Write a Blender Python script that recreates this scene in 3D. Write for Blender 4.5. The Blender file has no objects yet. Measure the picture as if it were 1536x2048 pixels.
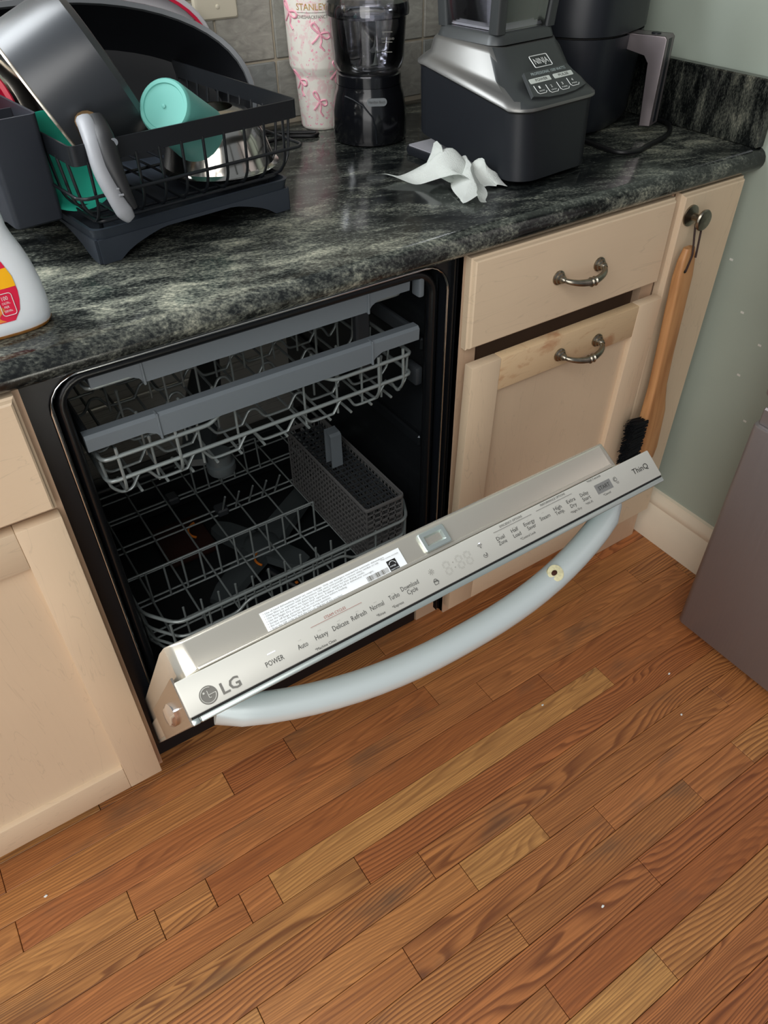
import bpy, bmesh, math, random
from mathutils import Vector, Matrix
random.seed(7)
S = bpy.context.scene
COL = S.collection

# ---------------------------------------------------------------- camera
cam_d = bpy.data.cameras.new('camera'); cam = bpy.data.objects.new('camera', cam_d); COL.objects.link(cam)
cam_d.sensor_fit = 'HORIZONTAL'; cam_d.sensor_width = 36.0; cam_d.lens = 36.0 * 1503.71 / 1536
cam_d.clip_start = 0.02
RX = Vector((0.832993, -0.553204, -0.009414)); RY = Vector((-0.373306, -0.549388, -0.747539)); RZ = Vector((0.408370, 0.626209, -0.664151))
cam.matrix_world = Matrix(((RX.x, -RY.x, -RZ.x, -0.352237), (RX.y, -RY.y, -RZ.y, -0.801668), (RX.z, -RY.z, -RZ.z, 1.297485), (0, 0, 0, 1)))
S.camera = cam
# ---------------------------------------------------------------- world, lights, exposure
w = bpy.data.worlds.new('world'); S.world = w; w.use_nodes = True
bgn = w.node_tree.nodes['Background']; bgn.inputs[0].default_value = (0.86, 0.93, 1.0, 1); bgn.inputs[1].default_value = 0.20
def area(name, loc, target, sx, sy, power, color):
    l = bpy.data.lights.new(name, 'AREA'); l.shape = 'RECTANGLE'; l.size = sx; l.size_y = sy; l.energy = power; l.color = color
    o = bpy.data.objects.new(name, l); COL.objects.link(o); o.location = loc
    o.rotation_euler = (Vector(target) - Vector(loc)).to_track_quat('-Z', 'Y').to_euler()
    return o
area('window_daylight', (-0.80, 0.66, 1.62), (-0.62, -0.4, 0.9), 1.05, 0.95, 40, (0.93, 0.97, 1.0))
area('ceiling_bounce', (-1.5, -1.5, 2.45), (-0.4, -0.5, 0.0), 2.2, 1.6, 44, (1.0, 0.975, 0.94))  # unseen soft area light added to stand for light bounced off the ceiling
area('patio_door_daylight', (-2.3, -2.9, 1.25), (0.0, 0.0, 0.6), 2.0, 2.1, 22, (1.0, 0.985, 0.965))
S.view_settings.view_transform = 'Standard'; S.view_settings.look = 'None'; S.view_settings.gamma = 1.0
S.view_settings.use_curve_mapping = False
S.view_settings.exposure = 0.36

# ---------------------------------------------------------------- material helpers
def srgb(r, g, b):
    f = lambda c: (c / 255 / 12.92) if c / 255 <= 0.04045 else ((c / 255 + 0.055) / 1.055) ** 2.4
    return (f(r), f(g), f(b), 1)
def mat(name, col, rough=0.5, metal=0.0, coat=0.0, spec=0.5, bump=0.0, bscale=200, trans=0.0, ior=1.45, alpha=1.0, var=0.0, vscale=8, emit=None, coat_rough=0.1, sss=0.0, aniso=0.0):
    m = bpy.data.materials.new(name); m.use_nodes = True; nt = m.node_tree; b = nt.nodes['Principled BSDF']
    b.inputs['Base Color'].default_value = col; b.inputs['Roughness'].default_value = rough; b.inputs['Metallic'].default_value = metal
    b.inputs['Coat Weight'].default_value = coat; b.inputs['Coat Roughness'].default_value = coat_rough; b.inputs['Specular IOR Level'].default_value = spec
    b.inputs['Transmission Weight'].default_value = trans; b.inputs['IOR'].default_value = ior; b.inputs['Alpha'].default_value = alpha
    if sss: b.inputs['Subsurface Weight'].default_value = sss; b.inputs['Subsurface Radius'].default_value = (.02, .02, .02)
    if emit: b.inputs['Emission Color'].default_value = emit[0]; b.inputs['Emission Strength'].default_value = emit[1]
    tc = nt.nodes.new('ShaderNodeTexCoord')
    if bump > 0:
        n = nt.nodes.new('ShaderNodeTexNoise'); n.inputs['Scale'].default_value = bscale; n.inputs['Detail'].default_value = 3
        bm_ = nt.nodes.new('ShaderNodeBump'); bm_.inputs['Strength'].default_value = bump; bm_.inputs['Distance'].default_value = 0.002
        nt.links.new(tc.outputs['Object'], n.inputs['Vector']); nt.links.new(n.outputs['Fac'], bm_.inputs['Height']); nt.links.new(bm_.outputs['Normal'], b.inputs['Normal'])
    if var > 0:
        n = nt.nodes.new('ShaderNodeTexNoise'); n.inputs['Scale'].default_value = vscale; n.inputs['Detail'].default_value = 4
        r = nt.nodes.new('ShaderNodeValToRGB')
        r.color_ramp.elements[0].position = .3; r.color_ramp.elements[1].position = .7
        r.color_ramp.elements[0].color = tuple(c * (1 - var) for c in col[:3]) + (1,); r.color_ramp.elements[1].color = tuple(min(1, c * (1 + var)) for c in col[:3]) + (1,)
        nt.links.new(tc.outputs['Object'], n.inputs['Vector']); nt.links.new(n.outputs['Fac'], r.inputs[0]); nt.links.new(r.outputs[0], b.inputs['Base Color'])
    return m
class NB:
    def __init__(s, name):
        s.m = bpy.data.materials.new(name); s.m.use_nodes = True; s.nt = s.m.node_tree; s.b = s.nt.nodes['Principled BSDF']
    def n(s, t, **k):
        o = s.nt.nodes.new(t)
        for a, v in k.items(): setattr(o, a, v)
        return o
    def l(s, a, b): s.nt.links.new(a, b)
    def coord(s, scale, rot=(0, 0, 0), rnd=0.0, kind='Object', stretch_loc=None):
        tc = s.n('ShaderNodeTexCoord'); out = tc.outputs[kind]
        if rnd:
            oi = s.n('ShaderNodeObjectInfo'); mu = s.n('ShaderNodeVectorMath', operation='SCALE'); cb = s.n('ShaderNodeCombineXYZ')
            for i, k in enumerate((1.0, 0.61, 0.37)):
                q = s.n('ShaderNodeMath', operation='MULTIPLY'); q.inputs[1].default_value = k * rnd; s.l(oi.outputs['Random'], q.inputs[0]); s.l(q.outputs[0], cb.inputs[i])
            ad = s.n('ShaderNodeVectorMath', operation='ADD'); s.l(out, ad.inputs[0]); s.l(cb.outputs[0], ad.inputs[1]); out = ad.outputs[0]
        mp = s.n('ShaderNodeMapping'); mp.inputs['Scale'].default_value = scale; mp.inputs['Rotation'].default_value = rot
        s.l(out, mp.inputs['Vector']); return mp.outputs[0]
    def noise(s, vec, scale=1.0, detail=3.0, rough=0.5, dist=0.0):
        t = s.n('ShaderNodeTexNoise'); t.inputs['Scale'].default_value = scale; t.inputs['Detail'].default_value = detail; t.inputs['Roughness'].default_value = rough; t.inputs['Distortion'].default_value = dist
        s.l(vec, t.inputs['Vector']); return t.outputs['Fac']
    def ramp(s, fac, stops):
        r = s.n('ShaderNodeValToRGB'); e = r.color_ramp.elements
        while len(e) > 1: e.remove(e[-1])
        e[0].position = stops[0][0]; e[0].color = stops[0][1]
        for p, c in stops[1:]: q = e.new(p); q.color = c
        s.l(fac, r.inputs[0]); return r.outputs[0]
    def mix(s, fac, a, b, mode='MIX'):
        x = s.n('ShaderNodeMix', data_type='RGBA', blend_type=mode)
        for sock, v in ((x.inputs[0], fac), (x.inputs[6], a), (x.inputs[7], b)):
            if hasattr(v, 'is_linked'): s.l(v, sock)
            else: sock.default_value = v
        return x.outputs[2]
    def math(s, op, a, b=None):
        x = s.n('ShaderNodeMath', operation=op)
        for i, v in enumerate((a, b)):
            if v is None: continue
            if hasattr(v, 'is_linked'): s.l(v, x.inputs[i])
            else: x.inputs[i].default_value = v
        return x.outputs[0]
    def bump(s, h, strength=0.3, dist=0.001):
        x = s.n('ShaderNodeBump'); x.inputs['Strength'].default_value = strength; x.inputs['Distance'].default_value = dist
        s.l(h, x.inputs['Height']); s.l(x.outputs[0], s.b.inputs['Normal'])
G = lambda v: (v, v, v, 1)
# granite
def granite(name, rot, bright=1.0, a=(18, 46, 34), b=(4.2, 9.5, 7), c_=(190, 330, 260)):
    k = NB(name)
    def rc(scale):
        m1 = k.coord((1, 1, 1), rot); m2 = k.n('ShaderNodeMapping'); m2.inputs['Scale'].default_value = scale; k.l(m1, m2.inputs['Vector']); return m2.outputs[0]
    v = rc(a); n1 = k.noise(v, 1.0, 6, .62, .6)
    v2 = rc(b); n2 = k.noise(v2, 1.0, 3, .5, .4)
    v3 = rc(c_); n3 = k.noise(v3, 1.0, 3, .65)
    s = k.math('ADD', k.math('MULTIPLY', n1, .50), k.math('ADD', k.math('MULTIPLY', n2, .52), k.math('MULTIPLY', n3, .42)))
    c = k.ramp(s, [(.58, srgb(11, 13, 14)), (.68, srgb(31, 34, 33)), (.76, srgb(72, 75, 70)), (.84, srgb(120, 122, 110)), (.95, srgb(178, 176, 156))])
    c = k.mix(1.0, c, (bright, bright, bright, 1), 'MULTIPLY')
    k.l(c, k.b.inputs['Base Color']); k.b.inputs['Roughness'].default_value = .13; k.b.inputs['Specular IOR Level'].default_value = .55
    k.bump(n3, .04, .0005); return k.m
M = {}
M['granite'] = granite('granite', (0, 0, math.radians(17)))
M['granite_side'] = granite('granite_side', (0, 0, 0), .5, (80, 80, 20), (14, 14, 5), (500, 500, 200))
# maple
def maple(name, tone, horizontal=False, stain=False):
    k = NB(name)
    sc = (2.2, 9, 16) if horizontal else (16, 9, 2.2)
    v = k.coord(sc, (0.06, .08, 0), 5); n = k.noise(v, 1.0, 4, .5, 1.2)
    sc2 = (10, 60, 220) if horizontal else (220, 60, 10)
    f = k.noise(k.coord(sc2, (0, 0, 0), 3), 1.0, 2)
    ring = k.math('ABSOLUTE', k.math('SUBTRACT', k.math('FRACT', k.math('MULTIPLY', n, 7.0)), .5))
    base = k.ramp(k.noise(k.coord((4, 4, 4), (0, 0, 0), 4), 1, 2), [(.3, tuple(c * .9 for c in tone[:3]) + (1,)), (.7, tone)])
    line = k.ramp(ring, [(0.0, G(1)), (.035, G(0))])
    c = k.mix(k.math('MULTIPLY', line, .36), base, tuple(c * .62 for c in tone[:3]) + (1,))
    c = k.mix(k.math('MULTIPLY', f, .18), c, tuple(min(1, c * 1.12) for c in tone[:3]) + (1,))
    if stain:
        sm = k.ramp(k.noise(k.coord((16, 16, 30)), 1, 4, .6, .5), [(.54, G(0)), (.66, G(1))])
        c = k.mix(k.math('MULTIPLY', sm, .55), c, srgb(160, 92, 48))
    k.l(c, k.b.inputs['Base Color']); k.b.inputs['Roughness'].default_value = .42; k.bump(f, .05, .0004); return k.m
MT = srgb(216, 193, 164)
M['maple'] = maple('maple', MT); M['maple_h'] = maple('maple_horizontal', MT, True); M['maple_stain'] = maple('maple_stained', srgb(214, 186, 148), True, True)
M['maple_frame'] = maple('maple_frame', srgb(200, 170, 142))
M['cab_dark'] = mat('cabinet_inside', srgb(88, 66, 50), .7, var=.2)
# oak plank
def oak():
    k = NB('oak_plank')
    oi = k.n('ShaderNodeObjectInfo'); rnd = oi.outputs['Random']
    v = k.coord((1.7, 13, 3), (0, 0, 0), 37); n = k.noise(v, 1.0, 1.6, .4, .5)
    yy = k.n('ShaderNodeSeparateXYZ'); k.l(k.coord((1, 1, 1), (0, 0, 0), 0), yy.inputs[0])
    fr = k.math('FRACT', k.math('ADD', k.math('MULTIPLY', n, 21.0), k.math('MULTIPLY', yy.outputs[1], 150.0)))
    amt = k.ramp(k.math('FRACT', k.math('MULTIPLY', rnd, 7.31)), [(.0, G(.45)), (.45, G(.65)), (.7, G(1)), (1, G(1))])
    ring = k.ramp(fr, [(0.0, G(.0)), (.35, G(.12)), (.78, G(1)), (.9, G(.9)), (1.0, G(0))])
    fine = k.noise(k.coord((9, 330, 30), (0, 0, 0), 17), 1, 3, .6)
    finer = k.ramp(fine, [(.40, G(0)), (.62, G(1))])
    strip = k.noise(k.coord((3, 60, 5), (0, 0, 0), 23), 1, 3, .5, .3)
    base = k.ramp(rnd, [(0, srgb(204, 136, 80)), (.25, srgb(190, 118, 68)), (.5, srgb(212, 150, 88)), (.7, srgb(180, 110, 62)), (.9, srgb(222, 168, 100)), (1, srgb(172, 104, 60))])
    base = k.mix(k.math('MULTIPLY', k.ramp(strip, [(.35, G(0)), (.7, G(1))]), .30), base, srgb(122, 66, 36))
    c = k.mix(k.math('MULTIPLY', k.math('MULTIPLY', ring, amt), .72), base, srgb(98, 50, 30))
    c = k.mix(k.math('MULTIPLY', finer, .36), c, srgb(92, 50, 30))
    wear = k.ramp(k.noise(k.coord((4, 10, 4), (0, 0, 0), 11), 1, 4, .55), [(.58, G(0)), (.74, G(1))])
    c = k.mix(k.math('MULTIPLY', wear, .6), c, srgb(84, 74, 62))
    k.l(c, k.b.inputs['Base Color']); k.b.inputs['Roughness'].default_value = .36
    k.l(k.ramp(fine, [(.3, G(.33)), (.7, G(.48))]), k.b.inputs['Roughness']); k.bump(k.math('ADD', fine, k.math('MULTIPLY', ring, -.3)), .12, .0006); return k.m
M['oak'] = oak()
M['subfloor'] = mat('subfloor', srgb(40, 24, 14), .9, var=.2)
# slate tile
def slate():
    k = NB('slate_tile'); oi = k.n('ShaderNodeObjectInfo')
    n = k.noise(k.coord((28, 28, 60), (.4, .7, 0), 9), 1, 6, .6, 1.2)
    b = k.ramp(oi.outputs['Random'], [(0, srgb(146, 146, 139)), (.4, srgb(160, 156, 146)), (.7, srgb(136, 139, 136)), (1, srgb(166, 160, 148))])
    c = k.mix(1.0, b, k.ramp(n, [(.25, G(.68)), (.55, G(1)), (.75, G(1.25))]), 'MULTIPLY')
    k.l(c, k.b.inputs['Base Color']); k.b.inputs['Roughness'].default_value = .55; k.bump(n, .35, .002); return k.m
M['slate'] = slate()
M['grout'] = mat('grout', srgb(176, 166, 148), .9, bump=.3)
M['wallpaint'] = mat('sage_wall_paint', srgb(160, 170, 158), .6, var=.04, vscale=4, bump=.08, bscale=120)
M['trimwhite'] = mat('cream_trim_paint', srgb(226, 214, 192), .4, var=.04)
M['plaster'] = mat('plaster', srgb(214, 214, 206), .8)
# metals
def brushed(name, col, rough, sc=(4, 400, 400), streak=.12, metal=1.0):
    k = NB(name); n = k.noise(k.coord(sc), 1, 3, .6)
    c = k.mix(k.math('MULTIPLY', n, streak * 2), col, tuple(c * .7 for c in col[:3]) + (1,))
    k.l(c, k.b.inputs['Base Color']); k.b.inputs['Metallic'].default_value = metal
    k.l(k.ramp(n, [(.3, G(rough * .85)), (.7, G(min(1, rough * 1.2)))]), k.b.inputs['Roughness']); k.bump(n, .03, .0004); return k.m
M['steel_liner'] = mat('steel_liner', srgb(208, 203, 190), .27, .72)
M['steel_fridge'] = brushed('steel_fridge', srgb(140, 134, 134), .36, (300, 300, 4), .06, .6)
M['end_steel'] = mat('end_steel', srgb(176, 164, 152), .2, 1.0)
M['steel_tub'] = brushed('steel_tub', srgb(196, 194, 186), .3, (4, 400, 400), .1, .55)
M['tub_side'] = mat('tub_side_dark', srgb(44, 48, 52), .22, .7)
M['panel_silver'] = mat('panel_silver', srgb(190, 189, 181), .4, .2)
M['panel_edge'] = mat('panel_edge', srgb(190, 200, 196), .3, .75)
M['handle_blue'] = mat('handle_satin', srgb(206, 216, 216), .36, .3)
M['chrome'] = mat('chrome', srgb(220, 220, 220), .12, 1.0)
M['clip'] = mat('clear_clip', srgb(230, 232, 235), .12, .9)
M['nickel'] = mat('antique_nickel', srgb(140, 134, 122), .28, 1.0, var=.35, vscale=60)
M['bowl_steel'] = mat('bowl_steel', srgb(200, 196, 188), .16, 1.0)
M['wire_grey'] = mat('wire_grey', srgb(134, 142, 142), .33, .35)
M['rack_grey'] = mat('rack_grey_plastic', srgb(104, 112, 118), .42)
M['rack_dark'] = mat('rack_dark_plastic', srgb(46, 50, 54), .45)
M['basket_grey'] = mat('basket_grey_plastic', srgb(92, 92, 92), .5)
M['dw_black'] = mat('dishwasher_black', srgb(16, 19, 24), .38)
M['gasket'] = mat('gasket', srgb(12, 14, 17), .3)
M['tub_floor'] = mat('tub_floor', srgb(28, 31, 33), .3)
M['spray'] = mat('spray_arm_grey', srgb(58, 64, 66), .4)
M['orange'] = mat('orange_plastic', srgb(214, 120, 40), .45)
M['rust_panel'] = mat('reddish_brown_plastic', srgb(48, 28, 24), .4)
M['seam'] = mat('seam_black', srgb(18, 17, 16), .7)
M['print'] = mat('print_dark', srgb(58, 58, 56), .6)
M['print_grey'] = mat('print_grey', srgb(112, 110, 104), .6)
M['print_red'] = mat('print_red', srgb(150, 82, 72), .6)
M['start'] = mat('start_key', srgb(116, 116, 114), .5)
M['led'] = mat('led_white_blue', srgb(200, 205, 255), .4, emit=((.75, .8, 1, 1), 1.6))
M['white_label'] = mat('white_label', srgb(226, 230, 232), .45)
M['mark'] = mat('milky_mark', srgb(226, 226, 220), .6)
M['black_plastic'] = mat('black_plastic', srgb(20, 23, 28), .42, bump=.02)
M['black_rack'] = mat('black_coated_metal', srgb(18, 21, 25), .38)
M['tray_black'] = mat('tray_charcoal', srgb(44, 50, 58), .42)
M['caddy'] = mat('caddy_charcoal', srgb(40, 43, 50), .5, bump=.03)
M['nonstick'] = mat('nonstick_black', srgb(13, 14, 17), .38, var=.15)
M['roaster_rim'] = mat('roaster_rim', srgb(104, 106, 108), .3, .5)
M['pot_black'] = mat('pot_dark_enamel', srgb(46, 49, 53), .36, .2, coat=.35, coat_rough=.25)
M['pot_rim'] = mat('pot_rim_bare', srgb(226, 216, 200), .2, .8)
M['rubber_grey'] = mat('rubber_grey', srgb(132, 134, 138), .5, bump=.05)
M['rubber_dark'] = mat('rubber_dark', srgb(22, 23, 25), .55)
M['teal'] = mat('teal_plastic', srgb(100, 172, 162), .45, sss=.05)
M['teal_dark'] = mat('teal_green_plastic', srgb(36, 158, 134), .4)
M['red'] = mat('red_plastic', srgb(206, 24, 62), .4)
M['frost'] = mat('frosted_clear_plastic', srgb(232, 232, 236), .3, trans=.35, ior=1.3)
M['bottle'] = mat('translucent_bottle', srgb(236, 242, 246), .28, trans=.12, ior=1.3, sss=.3)
M['syrup'] = mat('amber_syrup', srgb(236, 150, 30), .2, trans=.3)
M['lab_red'] = mat('label_red', srgb(214, 28, 66), .4); M['lab_yellow'] = mat('label_yellow', srgb(248, 182, 20), .4); M['lab_text'] = mat('label_text_brown', srgb(150, 70, 20), .5)
M['pancake'] = mat('pancake_print', srgb(222, 130, 60), .5, var=.4, vscale=90)
M['napkin'] = mat('paper_towel', srgb(240, 244, 240), .9, bump=.5, bscale=500)
M['ninja_metal'] = mat('gunmetal_paint', srgb(112, 112, 110), .34, .6)
M['ninja_dark'] = mat('gunmetal_dark', srgb(62, 65, 66), .4, .3)
M['key_light'] = mat('key_light_grey', srgb(190, 196, 190), .5)
M['print_white'] = mat('print_white', srgb(225, 228, 226), .5)
M['print_silver'] = mat('print_silver', srgb(170, 184, 184), .5)
def clear(name, tint, a):
    k = NB(name); nt = k.nt; out = nt.nodes['Material Output']
    tr = k.n('ShaderNodeBsdfTransparent'); tr.inputs[0].default_value = tint
    gl = k.n('ShaderNodeBsdfGlossy'); gl.inputs['Roughness'].default_value = .06; gl.inputs[0].default_value = (1, 1, 1, 1)
    fr = k.n('ShaderNodeFresnel'); fr.inputs[0].default_value = 1.5; mx = k.n('ShaderNodeMixShader')
    mm = k.math('ADD', k.math('MULTIPLY', fr.outputs[0], .9), a)
    k.l(mm, mx.inputs[0]); k.l(tr.outputs[0], mx.inputs[1]); k.l(gl.outputs[0], mx.inputs[2]); k.l(mx.outputs[0], out.inputs['Surface']); return k.m
M['clear'] = clear('clear_plastic', (.94, .94, .96, 1), .05)
M['smoke'] = clear('smoky_clear_plastic', (.86, .86, .89, 1), .06)
M['jar_glass'] = clear('jar_glass', (.94, .94, .97, 1), .14)
M['glass'] = clear('window_glass', (.97, .98, .98, 1), .0)
M['airfryer'] = mat('air_fryer_black', srgb(26, 29, 35), .36)
M['airfryer_handle'] = mat('air_fryer_handle', srgb(128, 120, 122), .28, .6)
M['beech'] = None
def wood2():
    k = NB('beech_wood'); n = k.noise(k.coord((60, 60, 5), (0, 0, 0)), 1, 4, .5, .6)
    k.l(k.ramp(n, [(.3, srgb(156, 108, 68)), (.5, srgb(182, 132, 86)), (.7, srgb(194, 146, 98))]), k.b.inputs['Base Color']); k.b.inputs['Roughness'].default_value = .42; return k.m
M['beech'] = wood2()
M['cord_brown'] = mat('leather_cord', srgb(48, 32, 28), .7)
M['cord_black'] = mat('black_cord', srgb(12, 13, 15), .45)
M['bristle'] = mat('black_bristle', srgb(16, 17, 20), .6)
def tumbler_mat():
    k = NB('tumbler_white_pink')
    v = k.coord((1, 1, 1)); wv = k.n('ShaderNodeTexVoronoi', feature='DISTANCE_TO_EDGE'); wv.inputs['Scale'].default_value = 34; k.l(k.coord((1, 1, .75)), wv.inputs['Vector'])
    n = k.noise(v, 60, 4, .6, 1.5)
    e = k.ramp(wv.outputs['Distance'], [(.05, G(1)), (.12, G(0))])
    msk = k.ramp(n, [(.46, G(0)), (.52, G(1))])
    sp = k.n('ShaderNodeTexVoronoi'); sp.inputs['Scale'].default_value = 70; k.l(v, sp.inputs['Vector'])
    dots = k.ramp(sp.outputs['Distance'], [(.22, G(1)), (.28, G(0))])
    f = k.math('MAXIMUM', k.math('MULTIPLY', e, msk), k.math('MULTIPLY', dots, k.ramp(n, [(.5, G(1)), (.56, G(0))])))
    k.l(k.mix(k.math('MULTIPLY', f, .35), srgb(228, 224, 214), srgb(226, 150, 168)), k.b.inputs['Base Color']); k.b.inputs['Roughness'].default_value = .5; return k.m
M['tumbler'] = tumbler_mat(); M['pink'] = mat('pink_print', srgb(226, 158, 174), .5)
M['gold'] = mat('gold_print', srgb(190, 150, 80), .4, .3)
M['plate'] = mat('almond_plate', srgb(206, 198, 178), .35)
M['food_black'] = mat('appliance_black_gloss', srgb(14, 15, 18), .14, coat=.5)
M['badge'] = mat('badge_silver', srgb(128, 132, 134), .3, .7)
M['scale_top'] = mat('pale_grey_top', srgb(150, 150, 156), .35)

# ---------------------------------------------------------------- mesh helpers
WM = {}
def par(o, p):
    if p is not None:
        o.parent = p; o.matrix_parent_inverse = Matrix.Translation(p['_w']).inverted() if False else Matrix.Translation(-Vector(WM[p.name]))
def finish(name, bm, m, parent=None, smooth=30, mw=None):
    if mw is not None: bmesh.ops.transform(bm, matrix=mw, verts=bm.verts)
    bmesh.ops.recalc_face_normals(bm, faces=bm.faces)
    xs = [v.co for v in bm.verts]
    lo = Vector((min(c.x for c in xs), min(c.y for c in xs), min(c.z for c in xs))); hi = Vector((max(c.x for c in xs), max(c.y for c in xs), max(c.z for c in xs)))
    org = Vector(((lo.x + hi.x) / 2, (lo.y + hi.y) / 2, lo.z))
    bmesh.ops.translate(bm, vec=-org, verts=bm.verts)
    me = bpy.data.meshes.new(name); bm.to_mesh(me); bm.free()
    if smooth:
        me.shade_smooth(); me.set_sharp_from_angle(angle=math.radians(smooth))
    for x in (m if isinstance(m, (list, tuple)) else [m]): me.materials.append(x)
    o = bpy.data.objects.new(name, me); COL.objects.link(o); o.location = org; WM[o.name] = org.copy(); par(o, parent)
    return o
def inst(src, loc, parent=None, rot=None):
    o = bpy.data.objects.new(src.name.split('.')[0], src.data); COL.objects.link(o); o.location = loc; WM[o.name] = Vector(loc)
    if rot: o.rotation_euler = rot
    par(o, parent); return o
def empty(name, loc, label=None, cat=None, group=None):
    o = bpy.data.objects.new(name, None); COL.objects.link(o); o.location = loc; o.empty_display_size = .02; WM[o.name] = Vector(loc)
    if label: tag(o, label, cat, group)
    return o
def tag(o, label, cat, group=None):
    o['label'] = label; o['category'] = cat
    if group: o['group'] = group
    return o
def struct(o): o['kind'] = 'structure'; return o
def bm_box(bm, lo, hi, bev=0, seg=1):
    r = bmesh.ops.create_cube(bm, size=1.0); vs = r['verts']
    for v in vs: v.co = Vector([lo[i] + (v.co[i] + .5) * (hi[i] - lo[i]) for i in range(3)])
    if bev:
        es = list({e for v in vs for e in v.link_edges}); bmesh.ops.bevel(bm, geom=es, offset=bev, segments=seg, affect='EDGES', profile=.5)
def box(name, lo, hi, m, parent=None, bev=0, seg=1, mw=None, smooth=30):
    bm = bmesh.new(); bm_box(bm, lo, hi, bev, seg); return finish(name, bm, m, parent, smooth, mw)
def bm_tube(bm, pts, r, seg=6, closed=False, caps=True):
    pts = [Vector(p) for p in pts]; n = len(pts); rings = []
    rr = r if isinstance(r, (list, tuple)) else [r] * n
    prev = None
    for i in range(n):
        if closed: t = pts[(i + 1) % n] - pts[i - 1]
        else: t = pts[min(i + 1, n - 1)] - pts[max(i - 1, 0)]
        t.normalize()
        if prev is None:
            a = Vector((0, 0, 1)) if abs(t.z) < .9 else Vector((1, 0, 0)); x = t.cross(a).normalized()
        else: x = (prev - t * prev.dot(t)).normalized()
        prev = x; y = t.cross(x)
        ring = []
        rx, ry = rr[i] if isinstance(rr[i], (tuple, list)) else (rr[i], rr[i])
        for k in range(seg):
            a = 2 * math.pi * k / seg; ring.append(bm.verts.new(pts[i] + x * math.cos(a) * rx + y * math.sin(a) * ry))
        rings.append(ring)
    m_ = n if closed else n - 1
    for i in range(m_):
        A, B = rings[i], rings[(i + 1) % n]
        for k in range(seg): bm.faces.new((A[k], A[(k + 1) % seg], B[(k + 1) % seg], B[k]))
    if caps and not closed: bm.faces.new(rings[0][::-1]); bm.faces.new(rings[-1])
def tube(name, pts, r, m, parent=None, seg=6, closed=False, mw=None, smooth=60):
    bm = bmesh.new(); bm_tube(bm, pts, r, seg, closed); return finish(name, bm, m, parent, smooth, mw)
def curve(pts, n=8, closed=False):
    P = [Vector(p) for p in pts]; out = []; L = len(P)
    for i in range(L if closed else L - 1):
        p0 = P[i - 1] if (closed or i > 0) else P[0]; p1 = P[i]; p2 = P[(i + 1) % L]; p3 = P[(i + 2) % L] if (closed or i + 2 < L) else P[-1]
        for k in range(n):
            t = k / n
            out.append(.5 * ((2 * p1) + (p2 - p0) * t + (2 * p0 - 5 * p1 + 4 * p2 - p3) * t * t + (3 * p1 - p0 - 3 * p2 + p3) * t ** 3))
    if not closed: out.append(P[-1])
    return out
def fillet(pts, r, n=4, closed=False):
    P = [Vector(p) for p in pts]; out = []; L = len(P)
    for i in range(L):
        if not closed and i in (0, L - 1): out.append(P[i]); continue
        a, b, c = P[i - 1], P[i], P[(i + 1) % L]
        d1 = (a - b); d2 = (c - b); q = min(r, d1.length * .45, d2.length * .45); s = b + d1.normalized() * q; e = b + d2.normalized() * q
        for k in range(n + 1):
            t = k / n; out.append(s * (1 - t) ** 2 + b * 2 * t * (1 - t) + e * t * t)
    return out
def bm_loft(bm, rings, cap0=True, cap1=True, mats=None):
    R = [[bm.verts.new(p) for p in ring] for ring in rings]; n = len(R[0])
    for i in range(len(R) - 1):
        for k in range(n):
            f = bm.faces.new((R[i][k], R[i][(k + 1) % n], R[i + 1][(k + 1) % n], R[i + 1][k]))
            if mats: f.material_index = mats[i]
    if cap0: bm.faces.new(R[0][::-1]).material_index = mats[0] if mats else 0
    if cap1: bm.faces.new(R[-1]).material_index = mats[-1] if mats else 0
def lathe(name, prof, m, parent=None, mw=None, seg=32, cap0=True, cap1=True, smooth=35):
    bm = bmesh.new()
    bm_loft(bm, [[Vector((r * math.cos(2 * math.pi * k / seg), r * math.sin(2 * math.pi * k / seg), z)) for k in range(seg)] for r, z in prof], cap0, cap1)
    return finish(name, bm, m, parent, smooth, mw)
def rrect(u0, u1, v0, v1, r, n=5, z=0):
    out = []
    rr = r if isinstance(r, (list, tuple)) else [r] * 4
    for (cx, cy, a0, q) in ((u1 - rr[0], v0 + rr[0], -90, rr[0]), (u1 - rr[1], v1 - rr[1], 0, rr[1]), (u0 + rr[2], v1 - rr[2], 90, rr[2]), (u0 + rr[3], v0 + rr[3], 180, rr[3])):
        for k in range(n + 1):
            a = math.radians(a0 + 90 * k / n); x = cx + q * math.cos(a); y = cy + q * math.sin(a)
            out.append(Vector((x, y, z(x, y) if callable(z) else z)))
    return out
def poly(name, pts, m, parent=None, thick=0.0004, nrm=None, mw=None, bev=0):
    """flat polygon given in 3D, extruded along its normal by thick"""
    bm = bmesh.new(); vs = [bm.verts.new(Vector(p)) for p in pts]; f = bm.faces.new(vs); f.normal_update(); n = Vector(nrm) if nrm else f.normal.copy()
    r = bmesh.ops.extrude_face_region(bm, geom=[f]); bmesh.ops.translate(bm, vec=n * thick, verts=[g for g in r['geom'] if isinstance(g, bmesh.types.BMVert)])
    return finish(name, bm, m, parent, 0, mw)
def frame(o, x, y):
    x = Vector(x).normalized(); y = Vector(y); y = (y - x * y.dot(x)).normalized(); z = x.cross(y)
    return Matrix(((x.x, y.x, z.x, o[0]), (x.y, y.y, z.y, o[1]), (x.z, y.z, z.z, o[2]), (0, 0, 0, 1)))
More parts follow.
